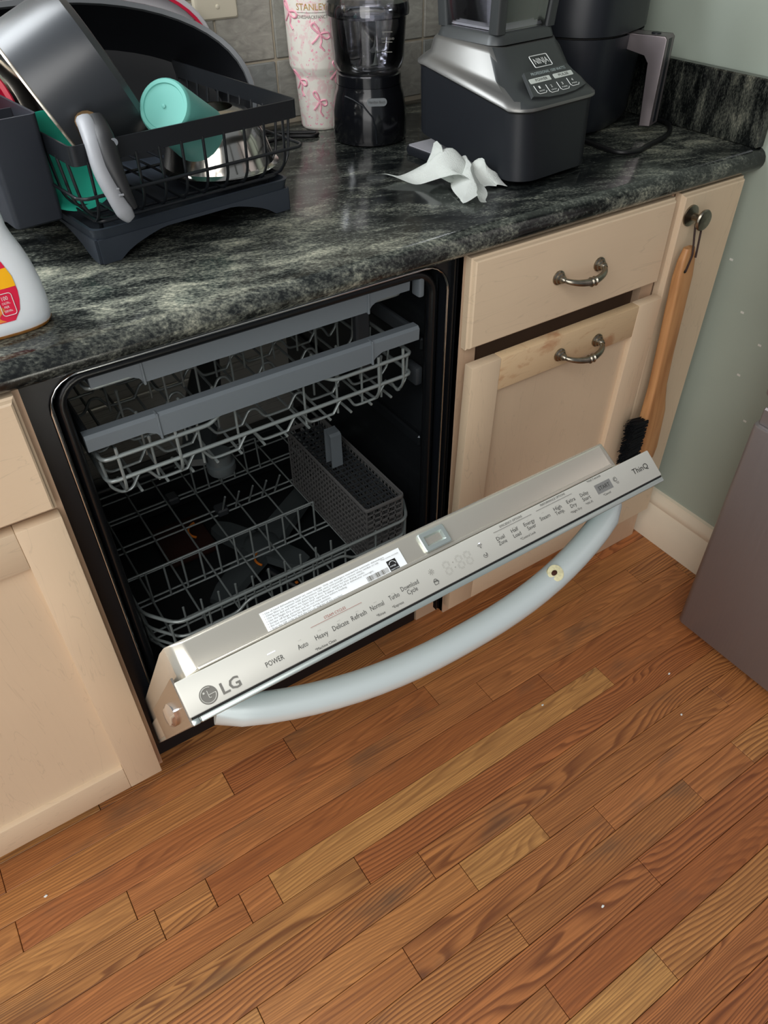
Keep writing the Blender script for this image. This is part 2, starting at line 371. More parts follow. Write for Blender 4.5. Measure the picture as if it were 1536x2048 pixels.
def text(name, s, mw, m, parent, width=None, height=None, extrude=.00015, align='LEFT', shear=0.0, bold=0.0):
    """text in local xy of mw; scaled to width and/or cap height, baseline at y=0"""
    c = bpy.data.curves.new(name, 'FONT'); c.body = s; c.size = 1; c.extrude = 0; c.align_x = 'LEFT'; c.shear = shear; c.offset = bold; c.resolution_u = 2
    o = bpy.data.objects.new(name, c); COL.objects.link(o)
    bpy.context.view_layer.update()
    me = bpy.data.meshes.new_from_object(o.evaluated_get(bpy.context.evaluated_depsgraph_get())); bpy.data.objects.remove(o); bpy.data.curves.remove(c)
    bm = bmesh.new(); bm.from_mesh(me); bpy.data.meshes.remove(me)
    x0 = min(v.co.x for v in bm.verts); x1 = max(v.co.x for v in bm.verts)
    sx = width / (x1 - x0) if width else None; sy = height / .70 if height else None
    sx = sx or sy; sy = sy or sx
    for v in bm.verts: v.co = Vector(((v.co.x - x0 - ((x1 - x0) / 2 if align == 'CENTER' else 0)) * sx, v.co.y * sy, extrude))
    return finish(name, bm, m, parent, 0, mw)

CT = 0.903; XW = 0.947; YW = 0.60
# ================================================================= STRUCTURE
fl = struct(box('floor', (-2.6, -2.6, -.05), (2.2, .62, -.012), M['subfloor']))
pw = .0543
plank_mesh = {}
known = {0: [-.60], 1: [-.4335, .31], 2: [-.3166, .43], 3: [-.2257, .543], 4: [-.0898], 5: [.0058], 6: [.2128], 7: [.317], 8: [.63], 11: [.2235], -1: [-.083, .2], 9: [-.25], 10: [.05]}
for row in range(-3, 33):
    y1 = -.0729 - pw * row; y0 = y1 - pw
    js = list(known.get(row, []))
    x = -1.75; 
    lo_j = [-1.75 - random.random() * .5]
    while lo_j[-1] < (min(js) if js else 9) - .42 and lo_j[-1] < 1.7: lo_j.append(lo_j[-1] + random.uniform(.35, .85))
    cuts = lo_j + js if js else lo_j
    cuts = sorted(c for c in cuts)
    cc = [cuts[0]]
    for c in cuts[1:]:
        if c - cc[-1] > .26 or c in js: cc.append(c)
    while cc[-1] < 1.75: cc.append(cc[-1] + random.uniform(.45, .95))
    for a, b in zip(cc[:-1], cc[1:]):
        if b < -1.6 or a > 1.6: continue
        dz = random.uniform(-.0006, 0)
        o = box('plank', (a + .0005, y0 + .0004, -.012), (b - .0005, y1 - .0004, dz), M['oak'], fl, bev=.0007, smooth=0)
# walls
wb = struct(box('wall_back', (-2.6, YW + .0022, 0), (-1.42, YW + .14, 2.5), M['plaster']))
bm = bmesh.new()
bm_box(bm, (-.20, YW + .0022, 0), (XW + .14, YW + .14, 2.5)); bm_box(bm, (-1.42, YW + .0022, 0), (-.20, YW + .14, 1.08)); bm_box(bm, (-1.42, YW + .0022, 2.15), (-.20, YW + .14, 2.5)); bm_box(bm, (-2.6, YW + .0022, 0), (-1.42, YW + .14, 2.5))
bpy.data.objects.remove(wb); wb = struct(finish('wall_back', bm, M['grout'], None, 0))
gx = .2335 - .1085 * 6
for r in range(4):
    z0 = .9094 + .0995 * r
    for c in range(13):
        x0 = gx + .1085 * c + (0 if r % 2 == 0 else 0)
        x1 = x0 + .1085
        if x0 > XW - .03: continue
        x1 = min(x1, XW - .002)
        if x1 < -.198 and z0 + .09 > 1.08: continue
        if x0 < -.2 < x1 and z0 + .09 > 1.08: x0 = -.198
        box('tile', (x0 + .002, YW - .001 - random.random() * .001, z0 + .002), (x1 - .002, YW + .014, z0 + .0975), M['slate'], wb, bev=.0018, smooth=0)
wf = struct(empty('window_1', (-.81, YW + .08, 1.08)))
for lo, hi in (((-1.42, YW + .05, 1.08), (-1.37, YW + .11, 2.15)), ((-.25, YW + .05, 1.08), (-.20, YW + .11, 2.15)), ((-1.37, YW + .05, 1.08), (-.25, YW + .11, 1.13)), ((-1.37, YW + .05, 2.10), (-.25, YW + .11, 2.15))):
    box('window_frame', lo, hi, M['trimwhite'], wf, .004)
box('window_pane', (-1.37, YW + .085, 1.13), (-.25, YW + .089, 2.10), M['glass'], wf)
box('window_sill', (-1.46, YW - .01, 1.055), (-.203, YW + .05, 1.08), M['trimwhite'], wf, .004)
wr = struct(box('wall_right', (XW, -.2585, 0), (XW + .14, YW + .012, 2.5), M['wallpaint']))
for (y, z) in ((-.075, .62), (-.11, .50), (-.155, .415), (-.02, .705), (-.13, .575)):
    box('paint_chip', (XW - .0006, y, z), (XW + .0004, y + .007, z + .004), M['plaster'], wr, smooth=0)
bb = struct(empty('baseboard_right', (XW, -.1, 0)))
def prism_y(name, prof, y0, y1, m, parent):
    bm = bmesh.new(); bm_loft(bm, [[Vector((x, y, z)) for x, z in prof] for y in (y0, y1)]); return finish(name, bm, m, parent, 40)
prism_y('board', [(XW, 0), (XW - .016, 0), (XW - .016, .098), (XW - .0135, .101), (XW - .0135, .104), (XW - .016, .108), (XW - .0145, .122), (XW - .009, .130), (XW - .0075, .137), (XW, .139)], -.2580, .076, M['trimwhite'], bb)

# ================================================================= WORKTOP
wt = empty('worktop', (0.1, .3, CT - .038), 'dark green speckled granite worktop with rounded front edge', 'worktop')
prof = []
R_ = .019
for k in range(9):
    a = math.radians(90 + 180 * k / 8); prof.append((-.0045 + R_ * math.cos(a), CT - R_ + R_ * math.sin(a)))
prof = [(YW - .001, CT)] + prof + [(YW - .001, CT - .038)]
bm = bmesh.new(); bm_loft(bm, [[Vector((x, y, z)) for y, z in prof] for x in (-2.2, XW - .0005)]); finish('slab', bm, M['granite'], wt, 50)
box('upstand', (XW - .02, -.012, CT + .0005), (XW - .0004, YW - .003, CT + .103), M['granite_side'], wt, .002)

# ================================================================= CABINETS
def front_panel(name, x0, x1, z0, z1, y, m, parent, th=.019, step=.0035):
    """slab front with a small stepped bead along its edge"""
    bm = bmesh.new()
    bm_box(bm, (x0, y - .6 * 0, z0), (x1, y + th - .006, z1)) if False else None
    rings = []
    for ins, yy in ((0, y + th), (0, y + .0075), (.0025, y + .006), (.004, y + .0015), (.006, y)):
        rings.append([Vector((x0 + ins, yy, z0 + ins)), Vector((x1 - ins, yy, z0 + ins)), Vector((x1 - ins, yy, z1 - ins)), Vector((x0 + ins, yy, z1 - ins))])
    bm_loft(bm, rings); return finish(name, bm, m, parent, 20)
def shaker(name, x0, x1, z0, z1, y, parent, stile, rail, th=.019, mw=None, hm='maple_h'):
    """door: two stiles, two rails and a recessed panel under one door object"""
    d = finish_door = None
    bm = bmesh.new()
    bm_box(bm, (x0 + stile - .004, y + .010, z0 + rail - .004), (x1 - stile + .004, y + th - .002, z1 - rail + .004))
    d = finish(name, bm, M['maple'], parent, 0, mw)
    for nm, lo, hi, m in (('stile', (x0, y, z0), (x0 + stile, y + th, z1), 'maple'), ('stile', (x1 - stile, y, z0), (x1, y + th, z1), 'maple'),
                          ('rail', (x0 + stile, y + .0002, z0), (x1 - stile, y + th, z0 + rail), 'maple_h'), ('rail', (x0 + stile, y + .0002, z1 - rail), (x1 - stile, y + th, z1), hm)):
        box(nm, lo, hi, M[m], d, .0016, 2, mw)
    return d
def pull(parent, xa, xb, z, y, mw=None):
    bm = bmesh.new()
    xm = (xa + xb) / 2
    P = curve([(xa, y - .004, z), (xa + .004, y - .018, z - .001), (xa + .02, y - .028, z - .004), (xm, y - .032, z - .006), (xb - .02, y - .028, z - .004), (xb - .004, y - .018, z - .001), (xb, y - .004, z)], 6)
    n = len(P); rad = []
    for i, p in enumerate(P):
        t = abs(i / (n - 1) - .5) * 2; rad.append(.0062 - .0024 * min(1, t * 1.3) if t > .1 else .0062)
    bm_tube(bm, P, rad, 10)
    for dx in (-.004, .004):
        bm_tube(bm, [(xm + dx - .002, y - .032, z - .006), (xm + dx, y - .032, z - .006), (xm + dx + .002, y - .032, z - .006)], [.0062, .0078, .0062], 12)
    for x in (xa, xb):
        bm_loft(bm, [[Vector((x + r * math.cos(a), y - h, z + r * math.sin(a))) for a in [2 * math.pi * k / 16 for k in range(16)]] for r, h in ((.0115, 0), (.0115, .0025), (.009, .004), (.0085, .007), (.006, .0085), (.0062, .012), (.003, .0165))])
    return finish('pull_handle', bm, M['nickel'], parent, 40, mw)
def carcass(name, x0, x1, parent, m='maple_frame'):
    bm = bmesh.new()
    bm_box(bm, (x0, .003, .095), (x0 + .016, YW - .02, CT - .0385)); bm_box(bm, (x1 - .016, .003, .095), (x1, YW - .02, CT - .0385))
    bm_box(bm, (x0 + .016, .003, .095), (x1 - .016, YW - .02, .112)); bm_box(bm, (x0 + .016, YW - .03, .112), (x1 - .016, YW - .02, CT - .0385))
    return finish(name, bm, M[m], parent, 0)
cl = empty('base_cabinet', (-.6, .3, 0), 'maple cabinet with the bigger panelled door, under the syrup bottle', 'cabinet')
carcass('carcass', -.925, -.3005, cl)
bm = bmesh.new()
for lo, hi in (((-.925, -.0005, .095), (-.89, .018, CT - .0385)), ((-.34, -.0005, .095), (-.3005, .018, CT - .0385)), ((-.89, -.0003, .68), (-.34, .018, .72)), ((-.89, -.0003, .095), (-.34, .018, .125)), ((-.89, -.0003, .845), (-.34, .018, CT - .0385))): bm_box(bm, lo, hi)
finish('face_frame', bm, M['maple_frame'], cl, 0)
front_panel('drawer_front', -.905, -.308, .704, .8615, -.0205, M['maple_h'], cl)
shaker('door', -.905, -.3075, .102, .694, -.0205, cl, .055, .060)
box('toe_kick', (-.925, .078, .0005), (-.3005, .092, .0948), M['maple_frame'], cl)
cr = empty('base_cabinet', (.53, .3, 0), 'maple cabinet beside the dishwasher with two curved metal pulls', 'cabinet')
carcass('carcass', .3135, .7505, cr)
bm = bmesh.new()
for lo, hi in (((.3135, -.0005, .095), (.345, .018, CT - .0385)), ((.72, -.0005, .095), (.7505, .018, CT - .0385)), ((.345, -.0003, .845), (.72, .018, CT - .0385)), ((.345, -.0003, .095), (.72, .018, .125))): bm_box(bm, lo, hi)
finish('face_frame', bm, M['maple_frame'], cr, 0)
box('gap_shade_rail', (.3455, .0150, .60), (.7195, .0178, .745), M['cab_dark'], cr)  # dark brown colour stands in for shade in the gap under the drawer
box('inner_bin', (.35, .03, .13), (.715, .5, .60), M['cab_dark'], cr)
dr = front_panel('drawer_front', .3140, .7390, .716, .8615, -.0205, M['maple_h'], cr)
pull(dr, .4855, .5735, .792, -.0205)
tilt = Matrix.Translation((0, -.0205, .127)) @ Matrix.Rotation(math.radians(1.55), 4, 'X') @ Matrix.Translation((0, .0205, -.127))
dd = shaker('door', .3120, .7400, .125, .6955, -.0205, cr, .0585, .060, mw=tilt, hm='maple_stain')
pull(dd, .5000, .5870, .6595, -.0205, tilt)
box('toe_kick', (.3030, .078, .0005), (.7505, .092, .0948), M['maple_frame'], cr)
cn = empty('narrow_cabinet', (.84, .3, 0), 'narrow plain maple cabinet front with a round metal knob beside the sage wall', 'cabinet')
box('carcass', (.7515, .003, .0005), (.913, YW - .02, CT - .0385), M['maple_frame'], cn)
front_panel('door', .7535, .9135, .100, CT - .0395, -.0205, M['maple'], cn)
kb = lathe('knob', [(.0175, 0), (.0175, .003), (.012, .005), (.0065, .008), (.006, .018), (.010, .022), (.0165, .025), (.0175, .028), (.016, .0305), (.012, .0315)], M['nickel'], cn, frame((.7790, -.0205, .826), (1, 0, 0), (0, 0, 1)), 24)

# ================================================================= DISHWASHER
XC = .0115
dw = empty('dishwasher', (XC, .3, 0), 'open built-in dishwasher with silver control panel and curved pale handle', 'dishwasher')
xl, xr, zt, zbm = -.275, .298, .850, .155
FY = .018
def frame_ring(bm, outer, inner, yo, yi):
    n = len(outer); A = [bm.verts.new((p.x, yo, p.y)) for p in outer]; B = [bm.verts.new((p.x, yi, p.y)) for p in inner]
    for k in range(n): bm.faces.new((A[k], A[(k + 1) % n], B[(k + 1) % n], B[k]))
    return A, B
def rr2(x0, x1, z0, z1, r): return rrect(x0, x1, z0, z1, r, 6)
bm = bmesh.new()
O0 = rr2(-.2995, .3115, .125, CT - .0395, .003); I0 = rr2(xl, xr, zbm, zt, .042)
frame_ring(bm, O0, I0, FY, FY)
frame_ring(bm, O0, O0, FY, FY + .05)
frame_ring(bm, I0, rr2(xl, xr, zbm, zt, .042), FY, FY + .02)
finish('tub_flange', bm, M['dw_black'], dw, 30)
bm = bmesh.new(); ring = [Vector((p.x, FY - .001, p.y)) for p in rr2(xl, xr, zbm, zt, .042)]; bm_tube(bm, ring, .0022, 6, True); finish('flange_trim', bm, M['chrome'], dw, 60)
bm = bmesh.new(); ring = [Vector((p.x, FY + .02, p.y)) for p in rr2(xl + .014, xr - .014, zbm + .012, zt - .014, .036)]; bm_tube(bm, ring, [(.010, .008)] * len(ring), 8, True); finish('door_gasket', bm, M['gasket'], dw, 60)
for x in (.3045, .3095): box('side_strip', (x - .0012, FY - .008, .1), (x + .0012, FY + .002, CT - .04), M['gasket'], dw)
# tub walls
ix0, ix1, iy1, iz0, iz1 = xl + .006, xr - .006, .575, .175, zt - .006
box('tub_wall', (ix0, iy1, iz0), (ix1, iy1 + .004, iz1), M['steel_tub'], dw)
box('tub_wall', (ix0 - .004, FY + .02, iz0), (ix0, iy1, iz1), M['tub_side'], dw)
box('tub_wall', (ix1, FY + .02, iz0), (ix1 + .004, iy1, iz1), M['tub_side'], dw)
box('tub_wall', (ix0, FY + .02, iz1), (ix1, iy1, iz1 + .004), M['steel_tub'], dw)
box('tub_floor', (ix0, FY + .02, iz0 - .004), (ix1, iy1, iz0), M['tub_floor'], dw)
box('back_ledge', (ix0, iy1 - .05, iz0), (ix1, iy1, .30), M['tub_floor'], dw, .012, 3)
for z in (.36, .45, .54, .63): box('wall_rib', (ix0 + .02, iy1 - .006, z), (ix1 - .02, iy1, z + .012), M['steel_tub'], dw, .004, 2)
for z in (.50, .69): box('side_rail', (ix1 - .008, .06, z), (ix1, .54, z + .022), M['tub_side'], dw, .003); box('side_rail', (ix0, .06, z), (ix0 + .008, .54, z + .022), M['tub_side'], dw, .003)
box('toe_panel', (-.2985, .079, .001), (.300, .09, .165), M['dw_black'], dw, .002)
for x in (-.26, .27): lathe('levelling_foot', [(.012, .0005), (.012, .012), (.006, .014), (.006, .06)], M['dw_black'], dw, Matrix.Translation((x, .13, 0)), 12)
lathe('filter_cover', [(.055, 0), (.055, .006), (.045, .010), (.018, .010), (.016, .002), (.006, .002)], M['dw_black'], dw, Matrix.Translation((.0, .21, iz0 + .0003)), 28)
# lower spray arm (four blades) with orange nozzle trims
sp = bmesh.new()
for ang, L in ((33, .25), (213, .17), (118, .12), (298, .11)):
    mr = Matrix.Translation((.045, .27, .212)) @ Matrix.Rotation(math.radians(ang), 4, 'Z')
    rings = [[mr @ Vector((t * L, wd * sy, hz)) for sy, hz in ((-1, 0), (1, 0), (.8, .014), (-.8, .014))] for t, wd in ((0, .036), (.35, .031), (.8, .027), (1, .016))]
    bm_loft(sp, rings)
spo = finish('spray_arm', sp, M['spray'], dw, 25)
lathe('hub', [(.042, 0), (.042, .016), (.030, .026), (.012, .028)], M['spray'], spo, Matrix.Translation((.045, .27, .206)), 24)
lathe('arm_post', [(.030, .1752), (.024, .206)], M['dw_black'], dw, Matrix.Translation((.045, .27, 0)), 20)
for (x, y, a) in ((-.042, .377, 40), (.037, .225, 30)):
    bm = bmesh.new(); bm_tube(bm, [Vector((x + .026 * math.cos(math.radians(t + a)), y + .026 * math.sin(math.radians(t + a)), .229)) for t in range(60, 200, 14)], .0026, 6); finish('nozzle_trim', bm, M['orange'], spo, 60)
box('reddish_cover', (-.13, .35, iz0 + .0005), (-.02, .47, iz0 + .02), M['rust_panel'], dw, .006, 2)
# ---- lower rack
lr = empty('lower_rack', (XC, .28, .27)); lr.name = 'lower_rack'; WM[lr.name] = Vector((XC, .28, .27)); par(lr, dw)
LX0, LX1, LY0, LY1, LZ = -.246, .262, .022, .52, .280
def rackrail(z, dx=0, dy=0, ch=.055, r=.0026, dip=False):
    x0, x1, y0 = LX0 + dx, LX1 - dx, LY0 + dy
    pts = [(x0, LY1, z), (x0, y0 + ch, z), (x0 + ch * .75, y0, z)]
    if dip: pts += [(-.105, y0, z), (-.085, y0, z + .018), (.10, y0, z + .018), (.12, y0, z)]
    pts += [(x1 - ch * .5, y0, z), (x1, y0 + ch, z), (x1, LY1, z)]
    return tube('rail', fillet(pts, .018, 4), r, M['wire_grey'], lr, 8)
rackrail(.383, r=.0032); rackrail(.345, .002, .002, dip=True, r=.0028); rackrail(.312, .004, .006)
bpts = fillet([(LX0 + .012, LY1, LZ + .003), (LX0 + .012, LY0 + .06, LZ + .003), (LX0 + .05, LY0 + .02, LZ + .003), (LX1 - .04, LY0 + .02, LZ + .003), (LX1 - .012, LY0 + .06, LZ + .003), (LX1 - .012, LY1, LZ + .003)], .02, 4, True)
tube('rail', bpts, .0026, M['wire_grey'], lr, 8, True)
for y in (.105, .12, .187, .199, .262, .339, .355, .43, .442, .50): tube('cross_wire', [(LX0 + .006, y, LZ + .004), (LX0 + .014, y, LZ), (LX1 - .014, y, LZ), (LX1 - .006, y, LZ + .004)], .0021, M['wire_grey'], lr)
for x in [LX0 + .04 + i * .061 for i in range(8)]: tube('long_wire', [(x, LY0 + .02, LZ + .004), (x, LY1, LZ + .004)], .0019, M['wire_grey'], lr)
for x in [LX0 + .03 + i * .064 for i in range(8)]: tube('upright', [(x, LY0 + .02, LZ + .002), (x, LY0 + .008, LZ + .02), (x, LY0 + .003, .318), (x, LY0 + .002, .386)], .0021, M['wire_grey'], lr)
for y in [.09 + i * .06 for i in range(8)]:
    for x, s in ((LX0, 1), (LX1, -1)): tube('upright', [(x + s * .012, y, LZ + .002), (x + s * .003, y, .30), (x + s * .0005, y, .386)], .0021, M['wire_grey'], lr)
t0 = tube('tine', [(0, 0, 0), (0, 0, .076)], [.0021, .0021], M['wire_grey'], lr, 6); COL.objects.unlink(t0)
def tines(y, xs, z=LZ, h=.076, lean=0.0, top=True):
    for x in xs:
        o = bpy.data.objects.new('tine', t0.data); COL.objects.link(o); o.location = (x, y, z); o.rotation_euler = (lean, 0, 0); WM[o.name] = Vector((x, y, z)); par(o, lr)
    if top: tube('tine_rail', [(min(xs) - .03, y + math.sin(-lean) * h, z + h * math.cos(lean)), (max(xs), y + math.sin(-lean) * h, z + h * math.cos(lean))], .0019, M['wire_grey'], lr)
tines(.187, [-.205 + i * .0335 for i in range(11)])
tines(.075, [-.18 + i * .0315 for i in range(10)], top=False)
tines(.343, [.0 + i * .03 for i in range(5)], lean=.5, top=False)
tines(.43, [-.02 + i * .03 for i in range(6)], lean=-.1)
for (x, y) in ((.0, .347), (-.07, .437)): box('tine_clip', (x - .012, y - .014, LZ - .004), (x + .012, y + .014, LZ + .012), M['rack_dark'], lr, .003)
for x in (LX0 - .003, LX1 + .003):
    for y in (.12, .42): lathe('roller', [(.019, -.004), (.021, -.002), (.021, .002), (.019, .004)], M['rack_dark'], lr, frame((x, y, .262), (0, 1, 0), (0, 0, 1)), 18)
# ---- upper rack
ur = empty('upper_rack', (XC, .28, .63)); par(ur, dw)
UX0, UX1, UY0, UY1, UZ = -.236, .252, .040, .50, .640
def bar(name, xa, xb, xna, xnb, z0, z1, z0n, y, m, parent, arms=True):
    """rack handle: taller middle, thinner ends with curved notches, wraps back along the sides"""
    pts_x = [xa, xna - .018, xna - .006, xna, xnb, xnb + .006, xnb + .018, xb]; low = [z0n, z0n, z0n - .006, z0, z0, z0n - .006, z0n, z0n]
    bm = bmesh.new(); rings = []
    for x, zl in zip(pts_x, low): rings.append([Vector((x, y, zl + .002)), Vector((x, y - .001, z1 - .004)), Vector((x, y + .003, z1)), Vector((x, y + .016, z1)), Vector((x, y + .016, z1 - .004)), Vector((x, y + .006, zl))])
    bm_loft(bm, rings); b = finish(name, bm, m, parent, 35)
    for x in (xna, xnb): box('ridge', (x - .0016, y - .0025, z0 - .001), (x + .0016, y + .01, z1 + .0008), m, b, .0008)
    if arms:
        for x, s in ((xa, 1), (xb, -1)):
            box('side_arm', (min(x, x + s * .010), y + .004, z0n - .002), (max(x, x + s * .010), .47, z1 - .002), M['rack_dark'], b, .003)
    return b
bar('rack_handle', -.2475, .262, -.154, .177, .7145, .7515, .727, .036, M['rack_grey'], ur)
tube('rail', fillet([(UX0, UY1, .671), (UX0, UY0, .671), (UX1, UY0, .671), (UX1, UY1, .671)], .012, 3), .0031, M['wire_grey'], ur, 8)
tube('rail', fillet([(UX0, UY1, .7065), (UX0, UY0, .7065), (-.085, UY0, .7065), (-.068, UY0 + .004, .716), (.095, UY0 + .004, .716), (.112, UY0, .7065), (UX1, UY0, .7065), (UX1, UY1, .7065)], .012, 3), .0031, M['wire_grey'], ur, 8)
def wavy(y, ph, amp=.021):
    seq = [(UX0, .70), (UX0 + .003, .655), (UX0 + .016, .640)]; x = UX0 + .03; k = ph
    while x < UX1 - .05:
        if k % 2 == 0: seq += [(x, .641), (x + .014, .641 + amp), (x + .026, .641 + amp * .96), (x + .038, .641)]; x += .05
        else: seq += [(x, .640), (x + .028, .6405)]; x += .03
        k += 1
    seq += [(UX1 - .016, .640), (UX1 - .003, .655), (UX1, .70)]
    return tube('wavy_wire', fillet([(a, y, b) for a, b in seq], .008, 3), .0023, M['wire_grey'], ur)
for i, y in enumerate((.052, .105, .16, .215, .27, .325, .38, .435)): wavy(y, i % 2)
for x in [UX0 + .04 + i * .0375 for i in range(12)]: tube('long_wire', [(x, .045, .637), (x, UY1, .637)], .0023, M['wire_grey'], ur)
t1 = lathe('tine', [(.0019, 0), (.0019, .068), (.0027, .070), (.0027, .0735), (.001, .075)], M['wire_grey'], ur, None, 8); COL.objects.unlink(t1)
for y in (.055, .12, .19, .26, .33, .40):
    for x in (-.165, -.098, -.045, .01, .065, .12, .165, .205):
        if random.random() < .12: continue
        o = bpy.data.objects.new('tine', t1.data); COL.objects.link(o); o.location = (x + random.uniform(-.004, .004), y, .637); WM[o.name] = o.location.copy(); par(o, ur)
for x in (-.215, -.135, .19, .235): tube('hoop', fillet([(x, .040, .72), (x, .038, .66), (x, .05, .641), (x, .09, .638)], .01, 3), .0023, M['wire_grey'], ur)
usa = bmesh.new()
mr = Matrix.Translation((-.05, .20, .600)) @ Matrix.Rotation(math.radians(64), 4, 'Z')
bm_loft(usa, [[mr @ Vector((t, wd * s, h)) for s, h in ((-1, 0), (1, 0), (.8, .012), (-.8, .012))] for t, wd in ((-.11, .016), (-.07, .026), (.1, .03), (.26, .02))])
uo = finish('upper_spray_arm', usa, M['spray'], ur, 25)
lathe('hub', [(.020, 0), (.022, .004), (.022, .016), (.018, .018), (.018, .034)], M['spray'], uo, Matrix.Translation((-.066, .088, .586)), 20)
# ---- top rack
tr = empty('top_rack', (XC, .28, .78)); par(tr, dw)
bar('rack_handle', -.222, .243, -.158, .172, .7985, .8335, .812, .036, M['rack_grey'], tr)
tube('rail', fillet([(-.225, .5, .80), (-.225, .06, .80), (.246, .06, .80), (.246, .5, .80)], .012, 3), .0025, M['wire_grey'], tr)
for y in (.1, .18, .26, .34, .42): tube('cross_wire', [(-.225, y, .80), (-.21, y, .782), (.23, y, .782), (.246, y, .80)], .002, M['wire_grey'], tr)
box('rail_clip', (.256, .03, .80), (.266, .05, .838), M['rack_grey'], dw, .003, 2); box('rail_clip', (-.266, .035, .79), (-.257, .052, .835), M['rack_grey'], dw, .003, 2)
box('rack_adjuster', (.19, .10, .66), (.215, .115, .78), M['rack_dark'], ur, .003)
box('rail_bracket', (.268, .05, .635), (.282, .085, .668), M['rack_dark'], dw, .004, 2)

# ---- door (frame: s along width +x, v outwards from the inner edge, w up along the door)
TH = math.radians(35)
DN = Vector((0, -math.cos(TH), -math.sin(TH))); DU = Vector((0, -math.sin(TH), math.cos(TH)))
DO = Vector((0.0, -.376, .7575))
def DP(s, v, w_=0): return DO + Vector((s, 0, 0)) + DN * v + DU * w_
DX0, DX1 = -.2935, .2995; DV = .0405; DL = .765
def dbox(name, s0, s1, v0, v1, w0, w1, m, parent, bev=0, seg=1):
    mw = frame(DO, (1, 0, 0), DN); # local x=s, y=v, z = x cross y
    sign = 1 if (Vector((1, 0, 0)).cross(DN)).dot(DU) > 0 else -1
    lo, hi = (s0, v0, min(w0 * sign, w1 * sign)), (s1, v1, max(w0 * sign, w1 * sign))
    return box(name, lo, hi, m, parent, bev, seg, mw)
door = dbox('door', DX0, DX1, .004, DV - .004, -DL, -.006, M['steel_liner'], dw, .002)
dbox('outer_skin', DX0, DX1, .034, DV, -DL, -.0045, M['panel_edge'], door, .002, 2)
dbox('control_panel', DX0, DX1, 0, .0335, -.012, 0, M['panel_silver'], door, .0012, 2)
dbox('seam', DX0 + .002, DX1 - .001, .0335, .0352, -.01, -.0012, M['seam'], door)
dbox('front_trim', DX0 + .008, DX1, .0352, DV + .0004, -.012, -.0008, M['panel_edge'], door, .0014, 2)
dbox('front_trim', DX0, DX0 + .007, .0352, DV + .0004, -.012, -.0008, M['panel_edge'], door, .0012, 2)
# inner liner: raised block behind the panel with sloping rounded top
mw = frame(DO, (1, 0, 0), DN)
sg = 1 if (Vector((1, 0, 0)).cross(DN)).dot(DU) > 0 else -1
bm = bmesh.new(); rings = []
for (w_, ins, vv) in ((-.70, 0, 0), (-.03, 0, 0), (-.012, .003, 0), (-.006, .010, 0)):
    pass
def lring(s0, s1, vin, vout, win, wout):
    return [Vector((s0, vout, sg * wout)), Vector((s1, vout, sg * wout)), Vector((s1, vin, sg * win)), Vector((s0, vin, sg * win))]
bm = bmesh.new()
bm_loft(bm, [lring(-.290, .262, -.034, .0045, -.70, -.70), lring(-.290, .262, -.034, .0045, -.055, -.040), lring(-.288, .258, -.0335, .0035, -.020, -.014), lring(-.282, .252, -.032, .001, -.0095, -.006), lring(-.272, .244, -.0295, -.0015, -.0060, -.0025)])
bmesh.ops.bevel(bm, geom=[e for e in bm.edges], offset=.0015, segments=2, affect='EDGES', profile=.5)
liner = finish('inner_liner', bm, M['steel_liner'], door, 40, mw)
dbox('liner_bead', -.27, .243, -.0045, -.0005, -.006, -.0012, M['steel_liner'], door, .0015, 2)
# steel end cap plate at the hinge end with clear oval clip
dbox('end_cap', DX0 - .0012, DX0 + .001, -.005, DV - .001, -.46, -.002, M['end_steel'], door)
lathe('end_clip', [(.012, -.0005), (.012, .003), (.009, .006), (.004, .0065)], M['clip'], door, frame(DP(DX0 - .001, .022, -.09), tuple(DU * 3), tuple(DN)) @ Matrix.Diagonal((2.8, 1, -1, 1)) if False else frame(DP(DX0 - .0012, .020, -.150), tuple(DU), tuple(-DN)) @ Matrix.Diagonal((5.2, 1.05, 1, 1)), 20)
# handle: bowed strap
SW = -.075
P = []; rr_ = []
for k in range(25):
    t = -1 + 2 * k / 24; x = .008 + .272 * t; b = .054 * (1 - abs(t) ** 2.3) + .004
    P.append(DP(x, DV + b - .006, SW)); e = min(1, (1 - abs(t)) * 5 + .55); rr_.append((.0165 * e, .0155))
bm = bmesh.new(); bm_tube(bm, P, rr_, 16); hd = finish('door_handle', bm, M['handle_blue'], door, 60)
wq = Vector((.1432, -.4042, .6628)); wn_ = Vector((-.555, -.42, .72)).normalized()
lathe('worn_spot', [(.0100, -.0030), (.0100, .0014), (.0085, .0019)], mat('worn_cream', srgb(214, 208, 168), .6, var=.15, vscale=300), hd, frame(wq, (1, 0, .1), tuple(wn_.cross(Vector((1, 0, .1))))), 22)
lathe('food_speck', [(.0040, .0014), (.0042, .0028), (.002, .0036)], mat('dried_food', srgb(64, 30, 16), .6), hd, frame(wq + Vector((-.003, 0, .001)), (1, .2, 0), tuple(wn_.cross(Vector((1, .2, 0))))) @ Matrix.Diagonal((1, .7, 1, 1)), 12)
# latch keeper
lx0, lx1, lv0, lv1 = -.0205, .0120, -.0262, -.0052
lat = bmesh.new()
zf = lambda v: -.0025 - .125 * (-v - .0015)
bm_loft(lat, [[Vector((p.x, p.y, sg * (zf(p.y) + h))) for p in rrect(lx0 + i, lx1 - i, lv0 + i, lv1 - i, max(.0006, .0022 - i * .4), 3)] for i, h in ((0, -.003), (0, .0030), (.0010, .0038), (.0050, .0038), (.0075, -.0015), (.0098, -.0022))])
finish('latch_keeper', lat, M['panel_edge'], door, 30, mw)
